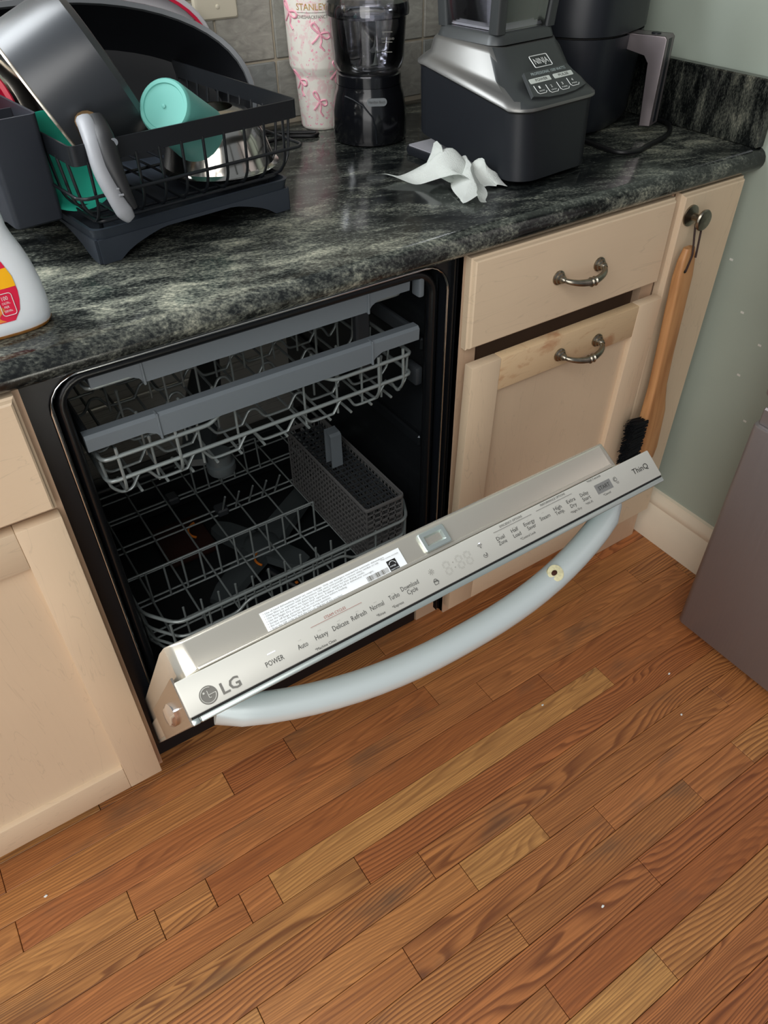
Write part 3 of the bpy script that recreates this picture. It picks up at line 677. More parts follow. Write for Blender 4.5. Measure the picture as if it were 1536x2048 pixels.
# advice sticker on the liner
def LQ(s, v, h=0.0008): return DP(s, v, zf(v) + h - .0004)
def strip_quad(name, s0, s1, v0, v1, m, parent, h=.0006):
    return poly(name, [LQ(s0, v0, h), LQ(s1, v0, h), LQ(s1, v1, h), LQ(s0, v1, h)], m, parent, .0002, tuple(DU))
st_mw_n = (LQ(0, -.02) - LQ(0, 0)).normalized()
strip_quad('advice_sticker', -.2000, -.0446, -.0230, -.0022, M['white_label'], door, .0012)
def ST(s, v, h=.0017): return frame(LQ(s, v, h), (1, 0, 0), tuple(st_mw_n))
lines = ["Use of hand dishwashing liquid can cause leakage. Only use detergent intended for automatic dishwashers.", "Clean filters to maintain wash performance. Use citric acid powder to remove white residue on tub.",
         "Use Rinse Aid and select the Extra Dry or Dry Boost* option for best drying results.", "Use the Night Dry or Auto Open Dry* option, if dishes will be left in dishwasher overnight.",
         "Scrape off large particles and do not rinse dishes before loading.", "Do not touch the Heat Dry Blower* during operation.", "Scan the QR code to find the Circuit diagram of the product."]
for i, s in enumerate(lines):
    v = -.0198 + .0026 * i
    text('sticker_text', '\u2022 ' + s, ST(-.1975, v), M['print_grey'], door, width=min(.134, len(s) * .00129), height=.00155)
text('sticker_text', '*On some models', ST(-.0685, -.0180), M['print_grey'], door, width=.021, height=.0013)
for i in range(26):
    wd = random.choice((.0003, .0005, .0008)); x = -.0905 + i * .00098
    strip_quad('barcode_bar', x, x + wd, -.0098, -.0048, M['print_grey'], door, .0015)
strip_quad('rating_mark', -.0640, -.0535, -.0152, -.0042, M['seam'], door, .0015)
bm = bmesh.new(); bm_tube(bm, [LQ(-.0588 + .004 * math.cos(math.radians(a)), -.0095 - .0042 * math.sin(math.radians(a)), .002) for a in range(10, 175, 15)], .00025, 4); finish('rating_arc', bm, M['white_label'], door)
text('rating_text', 'energy', ST(-.0628, -.0082, .002), M['white_label'], door, width=.0072, height=.0016, shear=.3)
text('rating_text', 'ENERGY STAR', ST(-.0633, -.0050, .002), M['white_label'], door, width=.0092, height=.001)
# printing on the control panel
def PM(s, v): return frame(DP(s, v, .0002), (1, 0, 0), tuple(-DN))
def pt(s, x0, x1, v, h=None, m='print', **k): text('panel_lettering', s, PM(x0, v), M[m], door, width=x1 - x0, height=h, **k)
for s, x0, x1, v, h in (("POWER", -.2158, -.1978, .0245, .0048), ("Auto", -.1826, -.1723, .0235, .0048), ("Heavy", -.1638, -.1505, .0229, .0048), ("Delicate", -.1448, -.1277, .0226, .0048), ("Refresh", -.1239, -.1073, .0221, .0048),
                        ("Normal", -.1022, -.0871, .0218, .0048), ("Turbo", -.0802, -.0685, .0211, .0048), ("Download", -.0646, -.0439, .0184, .0047), ("Cycle", -.0601, -.0481, .0240, .0047), ("Dual", .0586, .0691, .0162, .0042), ("Zone", .0582, .0692, .0215, .0042),
                        ("Half", .0790, .0883, .0156, .0042), ("Load", .0788, .0889, .0214, .0042), ("Energy", .0967, .1116, .0156, .0042), ("Saver", .0987, .1105, .0210, .0042), ("Steam", .1186, .1327, .0181, .0042), ("High", .1404, .1515, .0152, .0042), ("Temp.", .1398, .1527, .0204, .0042),
                        ("Extra", .1602, .1727, .0144, .0042), ("Dry", .1622, .1708, .0205, .0042), ("Delay", .1806, .1927, .0146, .0042), ("Start", .1809, .1927, .0201, .0042)): pt(s, x0, x1, v, h)
for s, x0, x1, v in (("*Machine Clean", -.1686, -.1466, .0317), ("*Rinse", -.0998, -.0899, .0296), ("*Express", -.0812, -.0681, .0291), ("*Control Lock", .0847, .1056, .0269), ("*Night Dry", .1583, .1748, .0262), ("*Wi-Fi", .1818, .1924, .0254), ("*Hold 3 seconds", .1977, .2193, .0033), ("*Cancel", .2095, .2207, .0252)): pt(s, x0, x1, v, .0026)
pt("STEAM CYCLES", -.1475, -.1240, .0086, .0026, 'print_red'); pt("EFFICIENCY OPTIONS", .0691, .0999, .0050, .0024); pt("PERFORMANCE OPTIONS", .1274, .1637, .0038, .0024)
def pquad(name, s0, s1, v0, v1, m, h=.0001): return poly(name, [DP(s0, v0, h), DP(s1, v0, h), DP(s1, v1, h), DP(s0, v1, h)], M[m], door, .00015, tuple(DU))
pquad('panel_rule', -.1634, -.1072, .0098, .0101, 'print_red'); pquad('panel_rule', .0589, .1119, .0066, .0069, 'print'); pquad('panel_rule', .1191, .1721, .0060, .0063, 'print')
pquad('start_key', .2040, .2280, .0096, .0208, 'start'); text('panel_lettering', 'START', PM(.2075, .0173) @ Matrix.Translation((0, 0, .0002)), M['print'], door, width=.0172, height=.0046)
for x in (-.178, -.157, -.136, -.1155, -.0948, -.0745, -.0545, .0635, .0835, .104, .1255, .146, .1665, .1868): 
    for d in (-.0012, 0, .0012): pquad('indicator_dot', x + d - .0002, x + d + .0002, .0155 if x < 0 else .0106, .0158 if x < 0 else .0109, 'print_grey')
for i in range(5): pquad('power_led', -.2104 + i * .0017, -.2094 + i * .0017, .0138, .0145, 'led')
pquad('wifi_led', .0370, .0388, .0094, .0101, 'led')
text('panel_lettering', 'ThinQ', PM(.2626, .0188), M['seam'], door, width=.0248, height=.0066)
text('panel_lettering', 'LG', PM(-.2600, .0282), M['print_grey'], door, width=.0180, height=.0102, bold=.02)
# round face emblem
lc = DP(-.2716, .0225, .0001)
lgm = frame(lc, (1, 0, 0), tuple(-DN))
em = lathe('emblem_disc', [(.0082, 0), (.0082, .00012)], M['print_grey'], door, lgm, 32)
def ring_arc(name, r, a0, a1, th, m, c=(0, 0)):
    bm = bmesh.new(); bm_tube(bm, [Vector((c[0] + r * math.cos(math.radians(a)), c[1] + r * math.sin(math.radians(a)), .0002)) for a in range(a0, a1 + 1, 10)], th, 5); finish(name, bm, M[m], door, 60, lgm)
ring_arc('emblem_line', .0068, 60, 360, .00035, 'panel_silver')
box('emblem_line', (.0002, -.0003, .0001), (.0068, .0003, .0004), M['panel_silver'], door, mw=lgm)
box('emblem_line', (-.0003, -.0030, .0001), (.0003, .0040, .0004), M['panel_silver'], door, mw=lgm); box('emblem_line', (-.0003, -.0030, .0001), (.0018, -.0024, .0004), M['panel_silver'], door, mw=lgm)
lathe('emblem_dot', [(.0010, .0001), (.0010, .0004)], M['panel_silver'], door, lgm @ Matrix.Translation((-.0033, .0030, 0)), 12)
# icons: wifi, hand-like, sun, lock, digits
def icon(pts, s, v, m='print', th=.00022, closed=False):
    bm = bmesh.new()
    for P_ in pts: bm_tube(bm, [DP(s + a, v - b, .0002) for a, b in P_], th, 4)
    finish('panel_icon', bm, M[m], door, 0)
arc = lambda r, a0, a1, cx=0, cy=0: [(cx + r * math.cos(math.radians(a)), cy + r * math.sin(math.radians(a))) for a in range(a0, a1 + 1, 15)]
icon([arc(.0012, 45, 135), arc(.0026, 45, 135), arc(.0040, 45, 135), arc(.0003, 0, 360)], .0374, .0146)
icon([arc(.0026, 180, 420), arc(.0014, 150, 330, .0006, .0003), [(-.0026, 0), (-.0012, .0014)], [(.0004, -.001), (.0022, .0012)]], .0381, .0235)
icon([arc(.0012, 0, 360)] + [[(.002 * math.cos(a), .002 * math.sin(a)), (.0033 * math.cos(a), .0033 * math.sin(a))] for a in [math.pi / 4 * i for i in range(8)]], -.0265, .0138, 'print_grey')
icon([[(-.002, -.0026), (.002, -.0026), (.0024, .0012), (-.0024, .0012), (-.002, -.0026)], arc(.0018, 0, 180, 0, .0012), [(-.0024, .0004), (.0024, .0004)], [(.0024, .001), (.0034, -.001)]], -.0267, .0250, th=.00032)
icon([arc(.0026, 0, 360), arc(.0014, 30, 300), [(-.001, -.004), (.0035, -.004)], [(.0, -.0054), (.0030, -.0054)]], .2350, .0136)
def seg8(s, v):
    a, b = .0033, .0066; E_ = .0009
    segs = [[(-a + E_, b), (a - E_, b)], [(-a + E_, 0), (a - E_, 0)], [(-a + E_, -b), (a - E_, -b)], [(-a, b - E_), (-a, E_)], [(a, b - E_), (a, E_)], [(-a, -b + E_), (-a, -E_)], [(a, -b + E_), (a, -E_)]]
    out = []
    for (p, q_) in segs:
        n = 5
        for i in range(n):
            for off in (-.0006, .0006):
                t0_, t1_ = i / n, (i + .55) / n; dx, dy = q_[0] - p[0], q_[1] - p[1]; L_ = math.hypot(dx, dy); ox, oy = -dy / L_ * off, dx / L_ * off
                out.append([(p[0] + dx * t0_ + ox, p[1] + dy * t0_ + oy), (p[0] + dx * t1_ + ox, p[1] + dy * t1_ + oy)])
    icon(out, s, v, 'print_grey', .00011)
seg8(-.0080, .0177); seg8(.0079, .0178); seg8(.0187, .0178)
icon([arc(.0005, 0, 360, 0, .0028), arc(.0005, 0, 360, 0, -.0028)], .0003, .0177, 'print_grey', .00012)
# ================================================================= CUTLERY BASKET
cb = empty('cutlery_basket', (.198, .18, .286), 'grey slotted cutlery basket standing in the lower rack', 'basket')
bx0, bx1, by0, by1, bz0, bz1 = .1600, .2360, .0400, .3330, .2865, .4250
def lattice(name, axis, c, a0, a1, z0, z1, na, nz, t=.0016, wv=.0026):
    bm = bmesh.new()
    for i in range(na + 1):
        a = a0 + (a1 - a0) * i / na
        lo, hi = ((c - t / 2, a - wv / 2, z0), (c + t / 2, a + wv / 2, z1)) if axis == 'x' else ((a - wv / 2, c - t / 2, z0), (a + wv / 2, c + t / 2, z1))
        bm_box(bm, lo, hi)
    for i in range(nz + 1):
        z = z0 + (z1 - z0) * i / nz; h = wv * (.5 if i % 4 else 1.1)
        lo, hi = ((c - t / 2, a0, z - h), (c + t / 2, a1, z + h)) if axis == 'x' else ((a0, c - t / 2, z - h), (a1, c + t / 2, z + h))
        bm_box(bm, lo, hi)
    return finish(name, bm, M['basket_grey'], cb, 0)
lattice('side_wall', 'x', bx0, by0, by1, bz0, bz1 - .003, 26, 11); lattice('side_wall', 'x', bx1, by0, by1, bz0, bz1 - .003, 26, 11)
lattice('end_wall', 'y', by0, bx0, bx1, bz0, bz1 - .003, 5, 11); lattice('end_wall', 'y', by1, bx0, bx1, bz0, bz1 - .003, 5, 11)
bm = bmesh.new(); pr_ = rrect(bx0 - .002, bx1 + .002, by0 - .002, by1 + .002, .006, 4)
bm_tube(bm, [Vector((p.x, p.y, bz1)) for p in pr_], [(.0022, .0042)] * len(pr_), 6, True); finish('rim', bm, M['basket_grey'], cb, 40)
bm = bmesh.new()
for i in range(22):
    y = by0 + .006 + i * .0132
    bm_box(bm, (bx0 + .002, y, bz1 - .012), (bx1 - .002, y + .0022, bz1 - .0095))
for i in range(7):
    x = bx0 + .004 + i * .011
    bm_box(bm, (x, by0 + .003, bz1 - .0125), (x + .002, by1 - .003, bz1 - .0100))
finish('lid_grid', bm, M['rack_dark'], cb, 0)
box('basket_floor', (bx0, by0, bz0 - .0006), (bx1, by1, bz0 + .002), M['basket_grey'], cb)
bm = bmesh.new()
bm_loft(bm, [[Vector((x - .0115 * c_, .188 + dy, z)), Vector((x + .0115 * c_, .188 + dy, z)), Vector((x + .0115 * c_, .1905 + dy, z)), Vector((x - .0115 * c_, .1905 + dy, z))] for x, dy, z, c_ in ((.190, 0, .415, 1), (.190, .001, .485, 1), (.190, .006, .489, .98), (.190, .020, .490, .98))])
bm_loft(bm, [[Vector((x - .0115, .21, z)), Vector((x + .0115, .21, z)), Vector((x + .0115, .2125, z)), Vector((x - .0115, .2125, z))] for x, z in ((.190, .415), (.190, .491))])
finish('carry_handle', bm, M['rack_grey'], cb, 20)
ut = empty('utensil', (.07, .14, iz0), 'black utensil with orange trim lying under the lower rack', 'utensil')
tube('shaft', curve([(.03, .215, .206), (.055, .165, .196), (.09, .115, .186)], 5), [(.009, .006)] * 11, M['dw_black'], ut, 8)
for p in ((.062, .155, .2005), (.08, .128, .196), (.088, .118, .193)): box('grip_dot', (p[0] - .003, p[1] - .003, p[2] - .002), (p[0] + .003, p[1] + .003, p[2] + .001), M['orange'], ut, .0006)
# ================================================================= FRIDGE
fr = empty('refrigerator', (1.1, -.62, 0), 'stainless steel fridge with drawer fronts standing against the sage wall', 'fridge')
fx = .757
def fdoor(name, z0, z1):
    bm = bmesh.new(); bm_loft(bm, [[Vector((p.x, p.y, z)) for p in rrect(fx, fx + .07, -1.17, -.258, [.004, .004, .014, .014], 4)] for z in (z0, z1)])
    bmesh.ops.bevel(bm, geom=[e for e in bm.edges if abs(e.verts[0].co.z - e.verts[1].co.z) < 1e-6], offset=.004, segments=2, affect='EDGES', profile=.5)
    return finish(name, bm, M['steel_fridge'], fr, 35)
fdoor('drawer_front', .032, .548); fdoor('drawer_front', .606, .86); fdoor('door', .872, 1.75)
for z in (.546, .86): box('drawer_lip', (fx + .010, -1.165, z), (fx + .07, -.264, z + (.034 if z < .6 else .012)), M['steel_fridge'], fr, .003)
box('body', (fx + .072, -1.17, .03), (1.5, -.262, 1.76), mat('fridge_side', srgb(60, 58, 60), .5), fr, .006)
box('plinth', (fx + .05, -1.15, .0005), (1.45, -.28, .03), M['seam'], fr)

# ================================================================= DISH RACK
RA = math.atan2(.037, .292)
RM = Matrix.Translation((-.146, .1585, CT + .0006)) @ Matrix.Rotation(RA, 4, 'Z')
def RP(u, v, z=0): return RM @ Vector((u, v, z - CT if z > .5 else z))
rk = empty('dish_rack', RM @ Vector((.147, .19, 0)), 'black wire dish rack standing in a charcoal drip tray', 'dish rack')
TW, TD = .2945, .385
bm = bmesh.new()
bm_loft(bm, [rrect(.012, TW - .012, .012, TD - .012, .010, 4, .0250), rrect(.003, TW - .003, .003, TD - .003, .012, 4, .0265), rrect(0, TW, 0, TD, .014, 4, .0400), rrect(-.001, TW + .001, -.001, TD + .001, .014, 4, .0425), rrect(.003, TW - .003, .003, TD - .003, .012, 4, .0430), rrect(.006, TW - .006, .006, TD - .006, .011, 4, .0400), rrect(.012, TW - .012, .012, TD - .012, .010, 4, .0290)])
tray = finish('drip_tray', bm, M['tray_black'], rk, 35, RM)
def skirt(a, b, nrm, L):
    """tray skirt with an arch between two feet"""
    a = Vector(a); b = Vector(b); d = (b - a) / L; n = Vector(nrm) * .004; top = []; bot = []
    N = 24
    for i in range(N + 1):
        t = L * i / N; e = min(t, L - t)
        h = 0 if e < .028 else .0255 * min(1, ((e - .028) / .062)) ** .55
        top.append(a + d * t + Vector((0, 0, .030))); bot.append(a + d * t + Vector((0, 0, min(.0255, h))))
    bm = bmesh.new()
    T = [bm.verts.new(p) for p in top]; B = [bm.verts.new(p) for p in bot]; T2 = [bm.verts.new(p + n) for p in top]; B2 = [bm.verts.new(p + n) for p in bot]
    for i in range(N):
        for q in ((T[i], T[i + 1], B[i + 1], B[i]), (T2[i], T2[i + 1], B2[i + 1], B2[i]), (B[i], B[i + 1], B2[i + 1], B2[i]), (T[i], T[i + 1], T2[i + 1], T2[i])): bm.faces.new(q)
    for i in (0, N): bm.faces.new((T[i], B[i], B2[i], T2[i]))
    finish('tray_skirt', bm, M['tray_black'], tray, 30, RM)
skirt((.004, .0005, 0), (TW - .004, .0005, 0), (0, 1, 0), TW - .008); skirt((.004, TD - .0045, 0), (TW - .004, TD - .0045, 0), (0, 1, 0), TW - .008)
skirt((.0005, .004, 0), (.0005, TD - .004, 0), (1, 0, 0), TD - .008); skirt((TW - .0045, .004, 0), (TW - .0045, TD - .004, 0), (1, 0, 0), TD - .008)
BU0, BU1, BV0, BV1 = -.006, .309, -.012, .362
bm = bmesh.new()
A_ = rrect(BU0, BU1, BV0, BV1, .008, 4, .121); B_ = rrect(BU0, BU1, BV0, BV1, .008, 4, .143); A2 = rrect(BU0 + .0022, BU1 - .0022, BV0 + .0022, BV1 - .0022, .006, 4, .121); B2_ = rrect(BU0 + .0022, BU1 - .0022, BV0 + .0022, BV1 - .0022, .006, 4, .143)
bm_loft(bm, [A_, B_, B2_, A2, A_], False, False); finish('top_band', bm, M['black_rack'], rk, 35, RM)
tube('middle_hoop', rrect(BU0 - .004, BU1 + .004, BV0 - .004, BV1 + .004, .014, 5, .086), .0021, M['black_rack'], rk, 6, True, RM)
FZ = .050
def wire(pts, r=.0019, nm='wire'): return tube(nm, pts, r, M['black_rack'], rk, 6, False, RM)
for i in range(10):
    u = .012 + i * .0302
    wire(fillet([(u, BV0 + .001, .124), (u, BV0 + .003, .070), (u, BV0 + .018, FZ), (u, BV1 - .018, FZ), (u, BV1 - .003, .07), (u, BV1 - .001, .124)], .012, 3))
for i in range(12):
    v = .010 + i * .0302
    for u, s in ((BU0 + .001, 1), (BU1 - .001, -1)): wire(fillet([(u, v, .124), (u + s * .006, v, .068), (u + s * .022, v, FZ), (u + s * .05, v, FZ)], .012, 3))
for v in (.03, .17, .31): wire([(BU0 + .03, v, FZ - .004), (BU1 - .03, v, FZ - .004)], .0021, 'cross_wire')
tube('floor_hoop', rrect(.012, TW - .014, .006, TD - .03, .012, 4, FZ - .001), .0022, M['black_rack'], rk, 6, True, RM)
for u in (.02, TW - .024):
    for v in (.02, TD - .05): wire([RP(u, v, FZ) and (u, v, FZ), (u, v, .0295)], .0026, 'rack_foot')

# utensil caddy hung on the rack side
cd = empty('utensil_caddy', RM @ Vector((-.042, .13, .045)), 'black two-compartment utensil caddy hung on the end of the dish rack', 'caddy')
def cring(z, g=0): return rrect(-.070 + g, -.0072 - g, .060 + g, .205 - g, .007 - min(g, .005), 4, z)
bm = bmesh.new(); bm_loft(bm, [cring(.043, .005), cring(.046, .001), cring(.10, 0), cring(.1655, -.001), cring(.1655, .0022), cring(.05, .004)])
finish('body', bm, M['caddy'], cd, 35, RM)
box('divider', (-.067, .139, .05), (-.010, .1415, .158), M['caddy'], cd, mw=RM)
for v in (.10, .18): box('hook', (-.0095, v, .12), (-.0065, v + .014, .1445), M['caddy'], cd, .001, mw=RM)

# ================================================================= THINGS IN THE RACK
# oval roaster leaning back
rn = Vector((-.05, -.80, .60)).normalized(); ra = Vector((0, 0, 1)).cross(rn).normalized(); rb = rn.cross(ra)
ro = Vector((0, .455, 1.08)) + ra * -.08 + rb * -.069
RO = Matrix(((ra.x, rb.x, rn.x, ro.x), (ra.y, rb.y, rn.y, ro.y), (ra.z, rb.z, rn.z, ro.z), (0, 0, 0, 1)))
def oval(k, z, p=2.15, N=56):
    out = []
    for i in range(N):
        t = 2 * math.pi * i / N; c, s = math.cos(t), math.sin(t)
        out.append(Vector((math.copysign(abs(c) ** (2 / p), c) * (.280 + k), math.copysign(abs(s) ** (2 / p), s) * (.143 + k), z)))
    return out
rp = empty('roasting_pan', ro, 'big black oval roasting pan leaning at the back of the dish rack', 'pan')
bm = bmesh.new(); bm_loft(bm, [oval(-.06, -.088), oval(-.022, -.080), oval(-.008, -.05), oval(-.001, -.004), oval(-.0035, -.004), oval(-.011, -.05), oval(-.025, -.0775), oval(-.06, -.085)])
finish('pan_body', bm, M['nonstick'], rp, 40, RO)
bm = bmesh.new(); bm_loft(bm, [oval(-.003, -.006), oval(.003, -.005), oval(.0055, 0), oval(.003, .003), oval(-.0035, .001), oval(-.003, -.006)], False, False); finish('pan_rim', bm, M['roaster_rim'], rp, 60, RO)
# translucent lid with red seal behind the roaster
LM = Matrix(((1, 0, 0, -.012), (0, 0, -1, .566), (0, 1, 0, 1.040), (0, 0, 0, 1)))
lid = empty('clear_lid', (-.02, .566, .905), 'large frosted clear container lid with a red seal, behind the black oval roasting pan', 'lid')
def oval2(k, z): return [Vector((v.x * (.226 + k) / .280, v.y * (.122 + k) / .143, z)) for v in oval(0, 0)]
bm = bmesh.new(); bm_loft(bm, [oval2(-.004, -.020), oval2(.001, -.016), oval2(.001, .004), oval2(-.001, .006), oval2(-.007, .006), oval2(-.009, -.012), oval2(-.1, -.012), oval2(-.1, -.016), oval2(-.012, -.018)]); finish('lid_flange', bm, M['frost'], lid, 40, LM)
bm = bmesh.new(); bm_loft(bm, [oval2(-.0075, .004), oval2(-.0075, .011), oval2(-.012, .011), oval2(-.012, .004), oval2(-.0075, .004)], False, False); finish('red_seal', bm, M['red'], lid, 40, LM)
# saucepan lying on its side
pa = Vector((.89, -.113, .441)).normalized(); pu = (Vector((.2, -.77, -.6)) - pa * pa.dot(Vector((.2, -.77, -.6)))).normalized()
pc = Vector((-.130, .304, 1.056))
PMx = frame(pc, pu, pa.cross(pu))   # x = towards handle, z = axis to base
sp_ = empty('saucepan', pc, 'dark enamel saucepan lying on its side in the dish rack', 'saucepan')
lathe('pot_body', [(.072, .096), (.084, .0945), (.0915, .087), (.0935, .068), (.0955, 0), (.0935, 0), (.091, .066), (.087, .084), (.07, .091)], M['pot_black'], sp_, PMx, 56)
lathe('pot_rim', [(.0930, .0012), (.0930, -.0022), (.0970, -.0022), (.0975, 0), (.0960, .0012)], M['pot_rim'], sp_, PMx, 56, False, False)
hp = [pc + pu * .094 + pa * .014, Vector((-.1130, .186, 1.058)), Vector((-.1180, .150, 1.046)), Vector((-.1210, .130, 1.022)), Vector((-.1180, .116, .998)), Vector((-.1120, .110, .979)), Vector((-.1070, .108, .970))]
hw = [.010, .0135, .0150, .0140, .0120, .0135, .008]
def strap(name, pts, ws, ts, m, parent, side, seg=12):
    P_ = curve(pts, 5); n = len(P_); bm = bmesh.new(); rings = []
    for i, p in enumerate(P_):
        t = (P_[min(i + 1, n - 1)] - P_[max(i - 1, 0)]).normalized(); x = (side - t * side.dot(t)).normalized(); y = t.cross(x)
        f = i / (n - 1) * (len(ws) - 1); k = min(int(f), len(ws) - 2); fr_ = f - k; wv = ws[k] * (1 - fr_) + ws[k + 1] * fr_; tv = ts[k] * (1 - fr_) + ts[k + 1] * fr_
        rings.append([p + x * math.copysign(abs(math.cos(a)) ** .7, math.cos(a)) * wv + y * math.copysign(abs(math.sin(a)) ** .7, math.sin(a)) * tv for a in [2 * math.pi * j / seg for j in range(seg)]])
    bm_loft(bm, rings); return finish(name, bm, m, parent, 50)
sd = Vector((1, .15, .1))
h1 = strap('handle_grip', [p + Vector((-.003, -.001, 0)) for p in hp], [x * .72 for x in hw], [.008, .010, .011, .010, .009, .009, .005], M['rubber_grey'], sp_, sd)
strap('handle_core', [p + Vector((.0095, -.0030, .002)) for p in hp[1:6]], [.0095, .0115, .0105, .007, .003], [.009, .0115, .0112, .008, .003], M['rubber_dark'], h1, sd)
lathe('handle_screw', [(.0042, 0), (.0042, .002), (.002, .0024)], M['chrome'], h1, frame(Vector((-.1020, .1345, 1.047)), (1, 0, .2), (.1, .3, 1)), 14)
tube('handle_ferrule', [pc + pu * .091 + pa * .014, Vector((-.1120, .193, 1.059))], [.0125, .0135], mat('heat_tinted_steel', srgb(150, 120, 84), .3, .9), sp_, 14)
for k in range(9):
    p = hp[2].lerp(hp[4], k / 8) + Vector((.003, -.0105, .001)); box('grip_rib', p - Vector((.003, .0012, .0011)), p + Vector((.003, .0012, .0011)), M['rubber_grey'], h1, .0004)
# teal cup, base towards the viewer
ca = Vector((.60, .58, -.53)).normalized(); c0 = Vector((-.0160, .1960, 1.0605))
CM = frame(c0, Vector((0, 0, 1)).cross(ca), ca.cross(Vector((0, 0, 1)).cross(ca)))
cup = empty('cup', c0, 'teal plastic cup resting base up on the steel bowl', 'cup')
lathe('cup_body', [(.004, .0012), (.026, .0012), (.0268, -.0004), (.0310, -.0004), (.0330, .002), (.0338, .006), (.0365, .06), (.0395, .112), (.0380, .112), (.035, .06), (.031, .008), (.004, .006)], M['teal'], cup, CM, 40)
lathe('base_pip', [(.0022, .0012), (.0026, 0), (.0016, -.0006)], M['teal'], cup, CM, 14)
# steel bowl upside down
sb = empty('mixing_bowl', (.080, .282, CT + .054), 'small shiny steel bowl turned upside down in the dish rack', 'bowl')
lathe('bowl_body', [(.083, 0), (.0845, .001), (.083, .003), (.0790, .006), (.0760, .016), (.068, .045), (.058, .070), (.045, .084), (.028, .0885), (.028, .0865), (.044, .082), (.066, .045), (.0745, .014), (.079, .002)], M['bowl_steel'], sb, Matrix.Translation((.080, .282, CT + .0545)) @ Matrix.Diagonal((1, 1, .82, 1)), 48)
# teal plate standing on edge
tp = empty('plate', (-.125, .28, .96), 'green plastic plate standing on edge behind the saucepan handle', 'plate')
tn = Vector((.10, -.80, .60)).normalized()
TM = Matrix.Translation((-.1350, .262, 1.0010)) @ Matrix.Diagonal((.84, .84, .84, 1)) @ frame(Vector((0, 0, 0)), Vector((0, 0, 1)).cross(tn), tn.cross(Vector((0, 0, 1)).cross(tn)))
lathe('plate_body', [(.030, -.016), (.050, -.015), (.066, -.006), (.0750, 0), (.0755, .002), (.0735, .002), (.064, -.004), (.049, -.012), (.03, -.013)], M['teal_dark'], tp, TM, 48)
# red lid and steel skillet at the far end
kn = Vector((.62, -.55, .5)).normalized()
KM = frame(Vector((-.226, .330, 1.075)), Vector((0, 0, 1)).cross(kn), kn.cross(Vector((0, 0, 1)).cross(kn)))
rl = empty('red_lid', (-.25, .345, 1.0), 'red plastic lid standing behind the utensil caddy', 'lid')
lathe('lid_body', [(.02, 0), (.080, 0), (.086, .003), (.088, .010), (.085, .010), (.082, .005), (.02, .004)], M['red'], rl, KM, 40)
KM2 = frame(Vector((-.205, .345, 1.072)), Vector((0, 0, 1)).cross(kn), kn.cross(Vector((0, 0, 1)).cross(kn)))
sk = empty('skillet', (-.214, .345, 1.0), 'steel skillet on edge between the red lid and the saucepan', 'skillet')
lathe('skillet_body', [(.070, -.004), (.080, -.001), (.090, .012), (.094, .014), (.0955, .012), (.092, .006), (.083, -.006), (.07, -.010)], M['bowl_steel'], sk, KM2, 44, False, False)
lathe('skillet_inside', [(.010, -.005), (.070, -.004)], M['nonstick'], sk, KM2, 44, False, False)

# ================================================================= SYRUP BOTTLE
sy = empty('syrup_bottle', (-.288, .052, CT), 'translucent syrup bottle with a red and yellow label', 'bottle')
def sring(cx, hx, hy, z, p=2.6, N=36):
    out = []
    for i in range(N):
        t = 2 * math.pi * i / N; c, s = math.cos(t), math.sin(t)
        out.append(Vector((cx + math.copysign(abs(c) ** (2 / p), c) * hx, .056 + math.copysign(abs(s) ** (2 / p), s) * hy, CT + z)))
    return out
bx = -.290
lv = [(.045, .020, .0005), (.0505, .026, .002), (.0535, .030, .007), (.0550, .032, .016), (.0555, .032, .030), (.0545, .031, .048), (.0510, .029, .068), (.0465, .027, .084), (.0415, .025, .097), (.0385, .024, .108), (.0375, .024, .125), (.0370, .024, .150), (.034, .023, .175), (.022, .019, .198), (.0135, .0135, .207), (.0135, .0135, .222)]
bm = bmesh.new(); bm_loft(bm, [sring(bx, a, b, z) for a, b, z in lv]); finish('bottle_body', bm, M['bottle'], sy, 60)
bm = bmesh.new(); bm_loft(bm, [sring(bx, a + .0004, b + .0004, z) for a, b, z in [(.0452, .0202, .0007), (.0507, .0262, .002), (.0537, .0302, .0068)]], False, False); finish('syrup_layer', bm, M['syrup'], sy, 60)
lathe('cap', [(.016, 0), (.016, .022), (.013, .025)], M['lab_red'], sy, Matrix.Translation((bx, .056, CT + .215)), 24)
def front_y(x, z):
    for (a0, b0, z0), (a1, b1, z1) in zip(lv[:-1], lv[1:]):
        if z0 <= z <= z1: t = (z - z0) / (z1 - z0); a, b = a0 + (a1 - a0) * t, b0 + (b1 - b0) * t; break
    u = min(.999, abs(x - bx) / a); return .056 - b * (1 - u ** 2.6) ** (1 / 2.6)
def lab_x1(z):   # right edge of the label
    P_ = [(.0215, -.276), (.031, -.2685), (.046, -.2640), (.066, -.2650), (.086, -.2715), (.100, -.280)]
    for (z0, x0), (z1, x1) in zip(P_[:-1], P_[1:]):
        if z0 <= z <= z1: return x0 + (x1 - x0) * (z - z0) / (z1 - z0)
    return -.268
def label_patch(name, z0, z1, xl_, m, off=.0006, x1f=lab_x1, N=8, K=10):
    bm = bmesh.new(); rows = []
    for i in range(N + 1):
        z = z0 + (z1 - z0) * i / N; xr_ = x1f(z); rows.append([bm.verts.new((xl_ + (xr_ - xl_) * k / K, front_y(xl_ + (xr_ - xl_) * k / K, z) - off, CT + z)) for k in range(K + 1)])
    for i in range(N):
        for k in range(K): bm.faces.new((rows[i][k], rows[i][k + 1], rows[i + 1][k + 1], rows[i + 1][k]))
    return finish(name, bm, m, sy, 60)
label_patch('label', .0215, .100, -.318, M['lab_red']); label_patch('label_band', .056, .0755, -.318, M['lab_yellow'], .0009)
label_patch('label_picture', .0225, .043, -.318, M['pancake'], .0009, lambda z: -.2865 + .004 * math.sin(z * 400))
